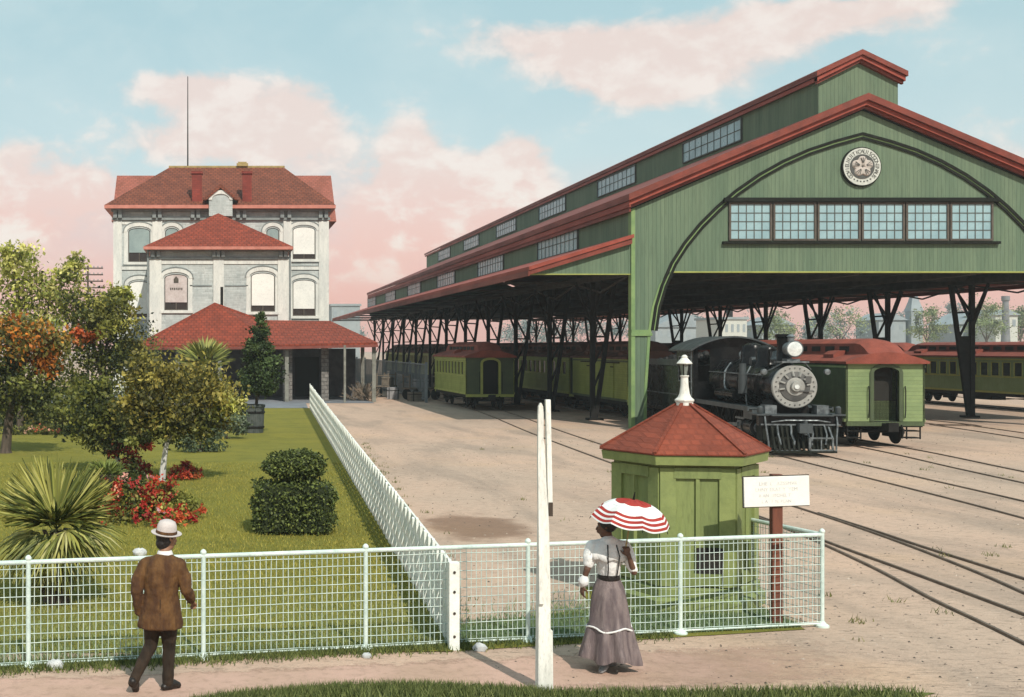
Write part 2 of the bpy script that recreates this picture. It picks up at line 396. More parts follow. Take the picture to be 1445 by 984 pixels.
nz = T.noise(T.n('ShaderNodeTexCoord').outputs['Object'], 3.5, 6, .7)
al = T.math('MULTIPLY', T.mapr(T.math('ADD', dd, T.math('MULTIPLY', T.math('SUBTRACT', nz, .5), 1.2)), 1.05, .75), T.mapr(T.math('ADD', X, T.math('MULTIPLY', nz, 3.0)), 9.0, 5.5))
T.put(nt.nodes['Principled BSDF'].inputs['Alpha'], al)
sheet('path', [(-9, 10.9), (3, 12.4), (9.5, 13.2), (9.5, 16.6), (3, 14.4), (-9, 12.8)], .004, PATH)
VERGE = lawn_mat('verge_grass', (.16,.18,.055), (.12,.14,.045), (.04,.06,.025), .8)
sheet('verge', [(-.6, 12.2), (.1, 12.62), (1.2, 12.93), (2.0,12.98), (3.0, 12.75), (4.6, 12.76), (6.4, 12.82), (7.2,12.74), (6.6,12.4), (4, 12.0), (0,11.8)], .009, VERGE)
sheet('platform', [(-14, PK1.y+.5), (PK1.x-.1, PK1.y+.5), (PK1.x+.2, 78.6), (9.4, 78.6), (9.4, 97), (-14, 97)], .016,
      mat('bluish_paving', (.21,.225,.25), (.15,.165,.185), .8, .9, .2))

# grass blades: uncountable, one mesh for each bed
def blades(name, pts, h, w, cols, kind='stuff', pale=False):
    b = MB()
    for (x, y, z) in pts:
        hh = h*rnd(.5, 1.3); a = rnd(0, 6.283); dx, dy = math.cos(a)*w, math.sin(a)*w
        lx, ly = rnd(-.6,.6)*hh, rnd(-.6,.6)*hh
        c = random.choice(cols); k = rnd(.75, 1.25); c = tuple(q*k for q in c)
        if pale and y < 19: c = tuple(lerp(q, p_, (19-y)/5.5*.75) for q, p_ in zip(c, (.22*k,.33*k,.19*k)))
        b.add([(x-dx,y-dy,z),(x+dx,y+dy,z),(x+lx,y+ly,z+hh)], [(0,1,2)], c)
    o = b.build(name, M['blade'], recalc=False); o['kind'] = kind; return o
pts = []
for i in range(15000):                                   # tufts along the foot of the wire fence
    x = rnd(-4.5, 5.4); y = fy(x) + random.gauss(-.03, .13)
    if x > 3 and random.random() < .5: continue
    pts.append((x, y, .006))
o = blades('grass', pts, .075, .007, [(.15,.18,.05), (.11,.14,.04), (.21,.23,.07), (.07,.095,.03)]); o['label'] = 'short green grass along the foot of the wire fence'
pts = []
VP_ = [(-.6, 12.2), (.1, 12.62), (1.2, 12.93), (2.0,12.98), (3.0, 12.80), (4.6, 12.83), (6.4, 12.92), (7.2,12.84)]
for i in range(22000):                                   # the tuft strip on the near side of the path
    x = rnd(-.4, 7.0)
    for k in range(len(VP_)-1):
        if VP_[k][0] <= x <= VP_[k+1][0]:
            t = (x-VP_[k][0])/(VP_[k+1][0]-VP_[k][0]); top = lerp(VP_[k][1], VP_[k+1][1], t)
    if x > 3.2 and random.random() < .45 + .1*(x-3.2): continue
    pts.append((x, top - .01 - (.08 if x > 3.1 else 0) - abs(random.gauss(0, .2)), .01))
o = blades('grass', pts, .085, .007, [(.16,.19,.06), (.12,.15,.045), (.23,.25,.09), (.08,.105,.035)]); o['label'] = 'ragged green grass on the near side of the pink path'
pts = []
for i in range(20000):
    x = rnd(PK0.x+.1, 7.2); y = fy(x) + abs(random.gauss(0, .5 + .22*max(0, x-3)))
    if y > 18.2 or (V((x,y,0))-V((6.36,17.42,0))).length < 1.0: continue
    pts.append((x, y, .008))
o = blades('grass', pts, .06, .008, [(.20,.25,.10), (.25,.31,.15), (.15,.19,.07)], pale=True); o['label'] = 'pale grass inside the wire fence round the green booth'
pts = []
for i in range(70000):
    t = random.random()**1.6; y = lerp(13.6, 38, t)
    xr = lerp(PK0.x, PK1.x, (y-PK0.y)/(PK1.y-PK0.y))
    x = rnd(-3.6 - (y-13)*.17, xr-.02)
    if y < fy(x): continue
    pts.append((x, y, .012))
o = blades('grass', pts, .05, .008, [(.34,.30,.055), (.29,.265,.05), (.40,.34,.075), (.20,.20,.042)], pale=True); o['label'] = 'mown lawn grass behind the wire fence'

# ------------------------------------------------------------------ tracks
def track(pts, label, z=.0, y_end=None):
    t = thing('railway_track', label, 'railway track', (pts[0][0], pts[0][1], 0), 'rails running out of the train shed')
    cs = spline([(x,y,0) for x,y in pts], 8)
    for s in (-1, 1):
        secs = []
        for i, p in enumerate(cs):
            d = (cs[min(i+1,len(cs)-1)] - cs[max(i-1,0)]).normalized(); nrm = V((d.y, -d.x, 0))
            c = p + nrm * (s*.72)
            secs.append([c - nrm*.021 + V((0,0,.0+z)), c + nrm*.021 + V((0,0,.0+z)), c + nrm*.021 + V((0,0,.034+z)), c - nrm*.021 + V((0,0,.034+z))])
        MB().loft(secs).build('rail', M['rail'], t)
    return t
track([(14.9,152),(14.8,80),(14.35,66),(13.1,50),(11.9,30),(11.5,24),(11.0,20),(10.5,17.3),(10.2,15.2),(9.5,11)], 'pair of rails under the small lone coach, running nearest the wire fence')
track([(11.75,26.5),(11.62,24),(11.47,22),(11.37,20),(11.25,18),(11.0,14),(10.9,11)], 'short pair of branch rails splitting off beyond the sign board', .003)
track([(20.6,155),(20.5,66),(20.2,57),(19.3,47),(18.5,40),(17.9,34),(17.3,28),(16.4,21),(15.3,12)], 'pair of rails under the black locomotive')
track([(24.2,155),(24.0,66),(23.4,52),(22.8,43),(21.75,36),(20.9,30),(19.4,20),(18,12)], 'pair of rails under the pale green baggage car')
track([(33,155),(33,66),(32.4,56),(31,47),(29.5,40),(27,30),(25,20)], 'pair of rails from the middle of the shed, beyond the pale green baggage car')
track([(45,160),(45,60),(45,30)], 'pair of rails outside the far row of shed columns')

# loose stones and cinders on the bare yard, one uncountable scatter
b = MB()
for i in range(5200):
    y = 13 + 40*random.random()**1.8; x = rnd(max(2.9, PK0.x+.05*(y-14)), 8.5 + y*.62)
    if y < 14.4 and random.random() < .6: continue
    r_ = rnd(.006,.022)*(1+y*.012); k = rnd(.5,1.2); a_ = rnd(0,6.28); base = random.choice([(.30,.24,.19),(.20,.16,.13),(.42,.35,.29),(.10,.085,.07)])
    p = [(x+r_*math.cos(a_+t)*rnd(.7,1.2), y+r_*math.sin(a_+t)*rnd(.7,1.2), 0) for t in (0,1.57,3.14,4.71)]
    b.add(p + [(x+rnd(-.3,.3)*r_, y, r_*rnd(.4,.8))], [(0,1,4),(1,2,4),(2,3,4),(3,0,4)], tuple(q_*k for q_ in base))
o = b.build('gravel', leafmat('loose_stones', .9, 0.0), recalc=False); o['kind'] = 'stuff'; o['label'] = 'loose stones and cinders on the dirt yard'
pts = []
for i in range(170):
    y = 15 + 32*random.random()**1.3; x = rnd(PK0.x+.1+.05*(y-14), PK0.x+.7+.06*(y-14)) if random.random() < .6 else rnd(4, 9+y*.5)
    for j in range(random.choice((5,9,16))): pts.append((x+random.gauss(0,.06), y+random.gauss(0,.06), 0))
o = blades('grass', pts, .07, .009, [(.15,.17,.05),(.11,.13,.04),(.22,.21,.08)]); o['label'] = 'sparse weeds in the dirt yard'
# ------------------------------------------------------------------ train shed
XL, XR, YF, YB = 17.55, 37.3, 54.2, 152.0
XC = (XL+XR)/2
def q(x, y): p = P(x, y, YF); return (p.x, p.z)
shed = thing('train_shed', 'long green gabled train shed with red eaves and round emblem over its front arch', 'train shed', (XC, YF, 0))
def mir(poly): return [(2*XC - x, z) for x, z in poly]
inner = [q(912,612), q(913,545), q(918,470), q(923,436), (q(933,404)[0], q(933,404)[1]), q(946,384)]
inner[0] = (inner[0][0], 0.0)
EZ, PZ, EX = 9.72, 14.0, XL
outl = [(XL,0.0)] + [(XL, EZ), (XC, PZ), (XR, EZ), (XR, 0.0)]
poly = outl + mir(inner)[:] + inner[::-1]
MB().prism(poly, YF, YF+.35).build('gable_wall', M['shed'], shed)
# corner piers: capital band and corner boards proud of the wall
for s in (0, 1):
    mx = (lambda x: x) if s == 0 else (lambda x: 2*XC-x)
    MB().box(mx(XL-.07), YF-.07, 3.98, mx(XL+.84), YF+.42, 4.10).box(mx(XL-.05), YF-.05, 4.10, mx(XL+.80), YF+.40, 4.24).build('pier_capital', M['shedlt'], shed)
    MB().box(mx(XL-.06), YF-.04, .0, mx(XL+.10), YF+.36, 3.98).build('corner_board', M['shedlt'], shed)
    MB().box(mx(XL-.06), YF-.04, 4.24, mx(XL+.10), YF+.36, 9.5).build('corner_board', M['shedlt'], shed)
    e_ = [(mx(x), z) for x, z in inner]; MB().prism(e_ + [(mx(x-.12), z) for x, z in inner[::-1]], YF-.03, YF+.38).build('arch_edge', M['shedlt'], shed)
zb = inner[-1][1]
MB().box(inner[-1][0]+.02, YF-.03, zb-.03, 2*XC-inner[-1][0]-.02, YF+.4, zb+.025).build('edge_board', M['yellowg'], shed)
# arch mouldings: two dark ribs with a lighter band between
arc = [q(918,466), q(923,432), q(932,402), q(946,370), q(964,342), q(986,315), q(1010,291), q(1037,268), q(1070,245), q(1104,226), q(1140,210), q(1176,198)]
arc = arc + [(XC, q(1214,187)[1])]
arc = arc + mir(arc[:-1])[::-1]
def ribbon(off, w, dep):
    b = MB(); pts = []
    for i, (x, z) in enumerate(arc):
        a, c = V(arc[max(0,i-1)]), V(arc[min(len(arc)-1,i+1)]); d = (c-a).normalized(); n = V((d.y,-d.x))
        pts.append((V((x,z)) + n*off, V((x,z)) + n*(off+w)))
    secs = [[(p.x,YF-dep,p.y),(r.x,YF-dep,r.y),(r.x,YF+.01,r.y),(p.x,YF+.01,p.y)] for p, r in pts]
    return b.loft(secs)
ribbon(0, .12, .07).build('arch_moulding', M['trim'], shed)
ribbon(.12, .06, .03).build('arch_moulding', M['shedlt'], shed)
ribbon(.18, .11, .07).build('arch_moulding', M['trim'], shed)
# rake mouldings
def rake(cx, hw, ze, zp, t, d0, d1, m, name, drop=0):
    z0, z1 = ze-drop, zp-drop
    poly = [(cx-hw,z0-t),(cx-hw,z0),(cx,z1),(cx+hw,z0),(cx+hw,z0-t),(cx,z1-t)]
    return MB().prism(poly, d0, d1).build(name, m, shed)
HW = XC-XL+.32
rake(XC, HW, EZ+.30, 14.32, .28, YF-.55, YB, M['red'], 'roof')
rake(XC, HW-.06, EZ+.02, 14.035, .19, YF-.40, YF, M['redbr'], 'rake_board')
rake(XC, HW-.10, EZ-.17, 13.84, .12, YF-.24, YF, M['red'], 'rake_board')
rake(XC, HW-.14, EZ-.29, 13.715, .05, YF-.12, YF, M['trim'], 'rake_board')
for s in (-1, 1):
    x = XC + s*(HW-.10); MB().box(x-.03, YF-.39, EZ-.24, x+.03, YB, EZ+.015).build('eave_board', M['redbr'], shed)
    x = XC + s*(HW-.16); MB().box(x-.03, YF-.2, EZ-.42, x+.03, YB, EZ-.245).build('eave_board', M['red'], shed)
# side walls (clerestory of the shed) and lean-to roofs
MB().box(XL, YF+.36, 7.7, XL+.2, YB, EZ-.1).build('side_wall', M['shed'], shed); MB().box(XR-.2, YF+.36, 7.7, XR, YB, EZ-.1).build('side_wall', M['shed'], shed)
LX = 13.05
sl = (8.34-6.95)/(XL-LX)
for s in (0, 1):
    mx = (lambda x: x) if s == 0 else (lambda x: 2*XC-x)
    MB().prism([(mx(LX),6.95),(mx(XL-.003),8.34),(mx(XL-.003),8.18),(mx(LX+.02),6.79)], YF-.25, YB).build('lean_to_roof', M['redbr'], shed)
    MB().prism([(mx(LX+.05),6.80),(mx(XL-.07),8.13),(mx(XL-.07),7.93),(mx(LX+.05),6.60)], YF-.2, YF+.02).build('rake_board', M['red'], shed); MB().box(mx(LX-.02), YF-.2, 6.55, mx(LX+.045), YB, 6.785).build('eave_board', M['red'], shed)
    MB().prism([(mx(LX+.1),6.62),(mx(XL-.065),7.95),(mx(XL-.065),6.66)], YF+.04, YF+.24).build('lean_to_gable', M['shed'], shed)
    MB().box(mx(LX+.1), YF+.02, 6.61, mx(XL-.065), YF+.26, 6.655).build('edge_board', M['yellowg'], shed)
    # underside purlins and tie rods of the lean-to
    b = MB()
    for k in range(1, 5):
        x = lerp(LX, XL, k/5); b.box(mx(x-.06), YF+.3, 6.60+sl*(x-LX), mx(x+.06), YB, 6.78+sl*(x-LX))
    for k in range(13):
        y = min(YF+.8+8.05*k, YB-.2)
        b.beam((mx(LX+.1), y, 6.68), (mx(XL), y, 6.70), .10, .12); b.beam((mx(LX+.1), y, 6.78), (mx(XL), y, 8.05), .10, .14)
    b.build('lean_to_frame', M['darkwood'], shed)
# added to keep the shed dark inside: a flat ceiling with bottom chords
MB().box(XL+.2, YF+.36, 7.10, XR-.2, YB, 7.2).build('shade_ceiling', M['darkwood'], shed)
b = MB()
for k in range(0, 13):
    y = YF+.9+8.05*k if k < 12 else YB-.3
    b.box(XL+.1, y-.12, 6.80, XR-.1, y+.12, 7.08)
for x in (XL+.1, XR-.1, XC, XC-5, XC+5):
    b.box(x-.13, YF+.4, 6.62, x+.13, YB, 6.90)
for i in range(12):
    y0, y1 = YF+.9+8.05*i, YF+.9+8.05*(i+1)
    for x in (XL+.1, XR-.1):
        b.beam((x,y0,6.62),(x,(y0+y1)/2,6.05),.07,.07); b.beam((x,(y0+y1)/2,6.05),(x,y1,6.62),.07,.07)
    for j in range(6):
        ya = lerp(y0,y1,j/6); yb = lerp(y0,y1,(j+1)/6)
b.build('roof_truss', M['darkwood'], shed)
MB().prism([(XL,7.2),(XL,EZ-.1),(XC,PZ-.1),(XR,EZ-.1),(XR,7.2)], YB-.3, YB).build('back_wall', M['shed'], shed)

# columns: one vertical leg, one raking leg, lattice and brackets
def column(web):
    b = MB()
    b.box(-.13,-.11,0,.08,.11,6.6)                                    # vertical leg
    b.beam((.12,0,0),(1.02,0,6.6),.18,.18,(0,1,0))                    # raking leg
    for z0, z1 in ((1.6,2.7),(2.7,3.9)):
        b.beam((.05,0,z0),(.12+.9*z1/6.6,0,z1),.09,.09); 
    b.beam((.12+.9*3.9/6.6,0,3.9),(.0,0,5.2),.09,.09); b.beam((0,0,5.2),(.9,0,6.5),.09,.09)
    b.beam((0,0,4.0),(.6,0,4.0),.08,.09); b.beam((0,0,5.25),(.8,0,5.2),.08,.09)
    b.beam((-.1,0,4.6),(-.85,0,6.6),.10,.12,(0,1,0)); b.beam((-.1,0,5.3),(-.48,0,5.6),.06,.07)
    for s in (-1, 1): b.beam((0,s*.1,4.8),(0,s*1.4,6.6),.09,.10)
    b.box(-.3,-.25,0,.45,.25,.10)
    if web: b.prism([(.09,.1),(.13,.1),(.62,4.0),(.09,4.0)], -.05, .05)
    return b
colL = column(False).build('column', M['iron'], None); colR = column(True).build('column', M['iron'], None)
colL.parent = shed; colR.parent = shed
for k in range(12):
    y = YF+6.3+7.95*k
    for s, o in ((0, colL), (1, colR)):
        c = o if k == 0 else o.copy()
        if k: C.objects.link(c); c.parent = shed
        c.location = V((XL+.15 if s == 0 else XR-.15, y + (2.2 if s else 0), 0)) - wloc(shed)
        c.rotation_euler = (0,0,0 if s == 0 else math.pi)
# ----- front windows
def win(w, h, nc, nr, m_frame, m_pane, name='window', fr=.07, bar=.025):
    """upright window facing -Y, origin at its lower left corner"""
    b = MB(); b.box(0,-.09,0,fr,0,h); b.box(w-fr,-.09,0,w,0,h); b.box(fr,-.09,0,w-fr,0,fr); b.box(fr,-.09,h-fr,w-fr,0,h)
    f = b.build(name, m_frame)
    p = MB().box(fr,-.03,fr,w-fr,-.005,h-fr).build('pane', m_pane, f); p.parent = f
    b = MB()
    for i in range(1, nc): x = fr+(w-2*fr)*i/nc; b.box(x-bar/2,-.05,fr,x+bar/2,-.03,h-fr)
    for i in range(1, nr): z = fr+(h-2*fr)*i/nr; b.box(fr,-.048,z-bar/2,w-fr,-.031,z+bar/2)
    b.build('muntin', M['muntin'], f)
    return f
wx0, wz0 = q(1027, 340); wx1, wz1 = q(1401, 286)
ww = (wx1-wx0)/6
fw = win(ww-.05, wz1-wz0, 5, 4, M['mullion'], M['glass'], fr=.085, bar=.035)
for i in range(6):
    c = fw if i == 0 else inst(fw, None)
    c.parent = shed; c.location = V((wx0+ww*i+.025, YF-.005, wz0)) - wloc(shed)
MB().box(wx0-.22, YF-.2, wz1+.02, wx1+.22, YF+.01, wz1+.13).box(wx0-.18, YF-.13, wz1+.13, wx1+.18, YF+.01, wz1+.2).build('window_hood', M['trim'], shed)
MB().box(wx0-.25, YF-.18, wz0-.14, wx1+.25, YF+.01, wz0-.03).build('window_sill', M['trim'], shed)
# ----- side windows between bays
def sidewin(w, h, x, ys, z, n):
    f = win(w, h, n, 2, M['muntin'], M['glass'], fr=.06, bar=.045)
    for i, y in enumerate(ys):
        c = f if i == 0 else inst(f, None)
        c.parent = shed; c.location = V((x, y, z)) - wloc(shed); c.rotation_euler = (0,0,-math.pi/2)
# rotating by -90 degrees turns a window that faces -Y to face -X
sidewin(8.0, 1.22, XL-.01, [YF+8.1+8.05+16.6*k for k in range(6)], 8.30, 10)
# ----- monitor along the ridge
MX0, MX1, MY = XC-1.72, XC+1.72, YF+.35
mcx = (MX0+MX1)/2
MB().prism([(MX0,13.0),(MX0,15.05),(mcx,15.95),(MX1,15.05),(MX1,13.0)], MY, YB+8).build('monitor_wall', M['shed'], shed)
HM = 1.72+.24
def mr(ze, zp, t, hw, y0, y1, m, name='monitor_roof'):
    MB().prism([(mcx-hw,ze-t),(mcx-hw,ze),(mcx,zp),(mcx+hw,ze),(mcx+hw,ze-t),(mcx,zp-t)], y0, y1).build(name, m, shed)
mr(15.36, 16.30, .22, HM, MY-.4, YB+8.3, M['red'])
mr(15.135, 16.075, .17, HM-.06, MY-.3, MY, M['redbr'], 'monitor_rake_board')
mr(14.96, 15.90, .12, HM-.1, MY-.18, MY, M['red'], 'monitor_rake_board')
for s in (-1, 1): MB().box(mcx+s*(HM-.06), MY-.29, 14.95, mcx+s*(HM-.12), YB+8.2, 15.13).build('monitor_eave_board', M['redbr'], shed)
sidewin(8.0, 1.15, MX0-.01, [YF+8.3+8.0+16.1*k for k in range(6)], 13.74, 9)
# ----- round emblem
ex, ez = q(1214, 236); er = .80
em = MB().lathe([(er,0),(er,.10),(er*.94,.15)], (ex, YF-.16, ez), 48, 'y').build('emblem', M['emblemw'], shed, smooth=True)
em_o = em
MB().lathe([(er*.66,0),(er*.66,.03)], (ex, YF-.185, ez), 40, 'y').build('disc', M['emblemd'], em)
b = MB(); b.lathe([(er*.99,0),(er*1.06,.02),(er*1.06,.13),(er*.99,.13)], (ex, YF-.14, ez), 48, 'y'); b.build('rim', M['trim'], em)
b = MB()
for k in range(5):
    a = math.pi/2 + 2*math.pi*k/5
    L = er*(.60 if k else .58); wd = er*.27
    secs = []
    pts = []
    for t in range(18):
        th = 2*math.pi*t/18; px = math.cos(th)*L*.44 + L*.52; pz = math.sin(th)*wd*(1.0+.12*math.cos(3*th))
        pts.append((ex + px*math.cos(a)-pz*math.sin(a), ez + px*math.sin(a)+pz*math.cos(a)))
    n = len(pts); c = (ex + L*.5*math.cos(a), YF-.245-.004*k, ez + L*.5*math.sin(a))
    b.add([(x, YF-.19, z) for x, z in pts] + [((x-c[0])*.8+c[0], YF-.225-.004*k, (z-c[2])*.8+c[2]) for x, z in pts] + [c],
          [(i, (i+1)%n, n+(i+1)%n, n+i) for i in range(n)] + [(n+i, n+(i+1)%n, 2*n) for i in range(n)])
b.build('petal_relief', M['emblemp'], em)
b = MB()
for k in range(5):
    a = math.pi/2 + 2*math.pi*k/5
    for o_ in (-.25, 0, .25):
        p0 = V((ex, YF-.26, ez)) + V((math.cos(a+o_*.5), 0, math.sin(a+o_*.5)))*er*.2; p1 = V((ex, YF-.255, ez)) + V((math.cos(a+o_), 0, math.sin(a+o_)))*er*.48
        b.beam(p0, p1, .022, .02)
b.build('vein', M['emblemd'], em)
b = MB()
word = 'COVIEUIUITICAUISCGDNINAUS'
for k, ch in enumerate(word):                            # the lettering round the ring, clockwise from lower left
    a = R(222 - (222+42)*k/(len(word)-1)); vs, fs = text_mesh(ch, er*.30, .006)
    rr = er*.80; ca, sa = math.cos(a-math.pi/2), math.sin(a-math.pi/2)
    b.add([(ex + rr*math.cos(a) + v.x*ca - v.y*sa, YF-.166 - v.z, ez + rr*math.sin(a) + v.x*sa + v.y*ca) for v in vs], fs)
for k in range(6):
    a = R(238 + 13*k); b.box(ex+er*.8*math.cos(a)-.03, YF-.172, ez+er*.8*math.sin(a)-.03, ex+er*.8*math.cos(a)+.03, YF-.155, ez+er*.8*math.sin(a)+.03)
b.build('lettering', M['emblemd'], em, recalc=False)
# ------------------------------------------------------------------ station house
st = thing('station_house', 'three-storey white brick station house with red hipped roofs and a long red porch', 'station house', (0.4, 92, 0))
YM, YP, YV = 96.0, 88.5, 80.0           # main block, projecting bay, porch eave
def wall_open(x0, x1, z0, z1, y, th, ops, name, m):
    b = MB(); xs = sorted({x0, x1, *[o[0] for o in ops], *[o[1] for o in ops]})
    for a, c in zip(xs[:-1], xs[1:]):
        hs = sorted([(o[2], o[3]) for o in ops if o[0] <= a+1e-6 and o[1] >= c-1e-6]); z = z0
        for lo, hi in hs:
            if lo > z: b.box(a, y, z, c, y+th, lo)
            z = hi
        if z < z1: b.box(a, y, z, c, y+th, z1)
    return b.build(name, m, st)
def arch(x0, x1, zs, rise, n=10):
    cx, hw = (x0+x1)/2, (x1-x0)/2
    return [(cx + hw*math.cos(math.pi*(1-i/n)), zs + rise*math.sin(math.pi*i/n)**.9 if 0 < i < n else zs) for i in range(n+1)]
def station_window(x0, x1, z0, z1, y, blind, frac, tag_=None):
    rise = .30; zs = z1-rise; a = arch(x0, x1, zs, rise)
    # spandrels above the arched head fill the square opening
    b = MB(); b.prism(a + [(x1,z1+.02),(x0,z1+.02)], y+.004, y+.24)
    f = b.build('window', M['brick'], st)
    MB().box(x0, y+.16, z0, x1, y+.19, z1).build('pane', M['darkglass'], f)
    b = MB(); w = .07
    b.box(x0, y+.07, z0, x0+w, y+.15, zs+.12); b.box(x1-w, y+.07, z0, x1, y+.15, zs+.12); b.box(x0+w, y+.07, z0, x1-w, y+.15, z0+w)
    b.box((x0+x1)/2-.03, y+.09, z0+w, (x0+x1)/2+.03, y+.15, lerp(z0,z1,1-frac)); b.box(x0+w, y+.09, lerp(z0,z1,.5)-.03, x1-w, y+.14, lerp(z0,z1,.5)+.03)
    b.build('frame', M['mullion'], f)
    zb = lerp(z0, z1, 1-frac)
    MB().prism([(x0+.06,zb),(x1-.06,zb)] + arch(x0+.06, x1-.06, zs, rise-.05)[::-1], y+.055, y+.068).build('blind', blind, f)
    # raised hood moulding and sill
    b = MB(); o1 = arch(x0-.10, x1+.10, zs, rise+.14); o2 = arch(x0-.34, x1+.34, zs, rise+.42)
    b.prism(o1 + o2[::-1], y-.07, y+.006); b.box(x0-.32, y-.05, z0, x0-.02, y+.006, zs-.003); b.box(x1+.02, y-.05, z0, x1+.32, y+.006, zs-.003)
    b.box(x0-.36, y-.14, z0-.2, x1+.36, y+.006, z0-.003)
    b.build('hood', M['trimw'], f)
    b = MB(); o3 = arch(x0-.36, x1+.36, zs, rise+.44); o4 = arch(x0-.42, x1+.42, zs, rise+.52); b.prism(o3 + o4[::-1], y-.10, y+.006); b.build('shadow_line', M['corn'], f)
    return f
def wz(y, Y): return EYE + (CY-y)/F*Y
def wx(x, Y): return (x-CX)/F*Y
# --- main block
X0, X1, ZE = wx(161,YM), wx(463,YM), wz(296,YM)
ops = [(wx(a,YM), wx(b_,YM), wz(d,YM), wz(c,YM)) for a, b_, c, d in ((181,212,322,370),(233,252,322,370),(376,394,322,370),(413,445,320,366),(182,212,397,448),(413,445,395,446))]
wall_open(X0, X1, 0, ZE, YM, .24, ops, 'wall', M['brick'])
b = MB(); b.box(X0+.01, YM+.245, 0, X1-.01, YM+19, ZE-.02); b.build('wall', M['brick'], st)
blinds = [(M['blindg'],.72),(M['blindg'],.8),(M['blindg'],.8),(M['blind'],.84),(M['blind'],.9),(M['blind'],.80)]
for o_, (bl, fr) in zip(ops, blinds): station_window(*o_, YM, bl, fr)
for a, c in ((160,172),(215,229),(400,411),(450,464)):
    MB().box(wx(a,YM), YM-.12, 0, wx(c,YM), YM-.004, wz(312,YM)).build('pilaster', M['trimw'], st)
for a, c in ((172,215),(411,450)):
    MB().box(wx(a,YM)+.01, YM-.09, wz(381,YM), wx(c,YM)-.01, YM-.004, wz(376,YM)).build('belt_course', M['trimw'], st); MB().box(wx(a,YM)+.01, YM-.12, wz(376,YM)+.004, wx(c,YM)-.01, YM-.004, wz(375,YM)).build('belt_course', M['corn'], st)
    MB().box(wx(a,YM)+.01, YM-.06, wz(317,YM), wx(c,YM)-.01, YM-.004, wz(313,YM)).build('belt_course', M['trimw'], st)
b = MB(); b.box(X0-.14, YM-.2, wz(311,YM), X1+.14, YM+.2, wz(307,YM)); b.box(X0-.2, YM-.32, wz(299,YM), X1+.2, YM+.2, wz(295,YM))
for x in (163,170,218,226,272,280,336,345,398,408,452,460):
    xx = wx(x,YM); b.box(xx-.14, YM-.42, wz(308,YM)-.01, xx+.14, YM-.006, wz(297,YM)+.12)
b.build('cornice', M['corn'], st)
for i in range(34):
    xx = lerp(X0-.4, X1+.4, (i+.5)/34)
    if i == 0: bk = MB().box(xx-.09, YM-.62, wz(295,YM)+.02, xx+.09, YM-.1, wz(292,YM)+.06).build('bracket', M['trimw'], st)
    else: inst(bk, st, (xx-bx0, 0, 0))
    if i == 0: bx0 = xx
# hipped roof over the main block, with the cross roof behind
ze = wz(291,YM); e0, e1, yf, yb = wx(149,YM), wx(472,YM), YM-.85, YM+11
rg = YM+6; rz = wz(236, rg); r0, r1 = wx(240,rg), wx(400,rg)
MB().add([(e0,yf,ze),(e1,yf,ze),(e1,yb,ze),(e0,yb,ze),(r0,rg,rz),(r1,rg,rz)], [(0,1,5,4),(1,2,5),(2,3,4,5),(3,0,4),(3,2,1,0)]).build('roof', M['shingle2'], st)
MB().box(e0-.02, yf-.02, ze-.26, e1+.02, yb, ze-.01).build('eave_board', mat('pink_eave', (.52,.20,.15), (.42,.15,.11), 2, .7), st)
y2 = YM+17; h2 = wz(248, y2); XR_ = mat('pale_red_shingles', (.36,.11,.075), (.28,.09,.06), .8, .85, .4, 30, pattern=('shingle', .36, .36, .66))
for xa, xb in ((wx(165,y2), wx(255,y2)), (wx(378,y2), wx(467,y2))):
    MB().add([(xa,y2-5.5,ze-.02),(xb,y2-5.5,ze-.02),(xb,y2+5.5,ze-.02),(xa,y2+5.5,ze-.02),(xa,y2,h2),(xb,y2,h2)], [(0,1,5,4),(2,3,4,5),(1,2,5),(3,0,4),(3,2,1,0)]).build('cross_roof', XR_, st)
b = MB(); b.box(wx(240,rg)-.1, rg-.12, rz-.06, wx(400,rg)+.1, rg+.12, rz+.09); b.build('ridge_cap', M['ochre'], st)
for a, c in ((271,285),(342,355)):
    ch = MB().box(wx(a,YM), YM-.3, ze-.1, wx(c,YM), YM+.5, wz(244,YM)); ch.box(wx(a-1,YM), YM-.4, wz(246,YM), wx(c+1,YM), YM+.6, wz(242.5,YM))
    ch.build('chimney', mat('red_brick_chimney', (.27,.045,.03), (.20,.04,.03), 1, .9, .3, pattern=('brick', .4, .16, .7)), st)
b = MB(); b.box(wx(334,rg), rg-.3, rz+.05, wx(350,rg), rg+.3, rz+.28); b.box(wx(336,rg), rg-.22, rz+.28, wx(348,rg), rg+.22, rz+.4); b.build('roof_vent', M['ochre'], st)
# brick dormer
dx0, dx1 = wx(295,YM-.5), wx(328,YM-.5); dz0, dz1 = wz(306,YM-.5), wz(283,YM-.5)
d = MB().prism([(dx0,dz0)] + arch(dx0, dx1, dz1, .6) + [(dx1,dz0)], YM-1.05, YM+1.5).build('dormer', M['brick'], st)
o1 = arch(dx0-.02, dx1+.02, dz1-.02, .72); i1 = arch(dx0+.22, dx1-.22, dz1-.02, .45)
MB().prism(o1 + i1[::-1], YM-1.12, YM-1.045).build('arch_trim', M['trimw'], d)
MB().prism([(dx0-.45,dz1-.05),((dx0+dx1)/2,dz1+1.2),(dx1+.45,dz1-.05),(dx1+.2,dz1-.05),((dx0+dx1)/2,dz1+.86),(dx0-.2,dz1-.05)], YM-1.2, YM+3).build('dormer_roof', M['shingle2'], d)
# finial pole
p = P(265, 236, rg); MB().tube([p-V((0,0,.3)), P(265,108,rg)], [.06,.03], 8).build('flagpole', M['iron'], st)
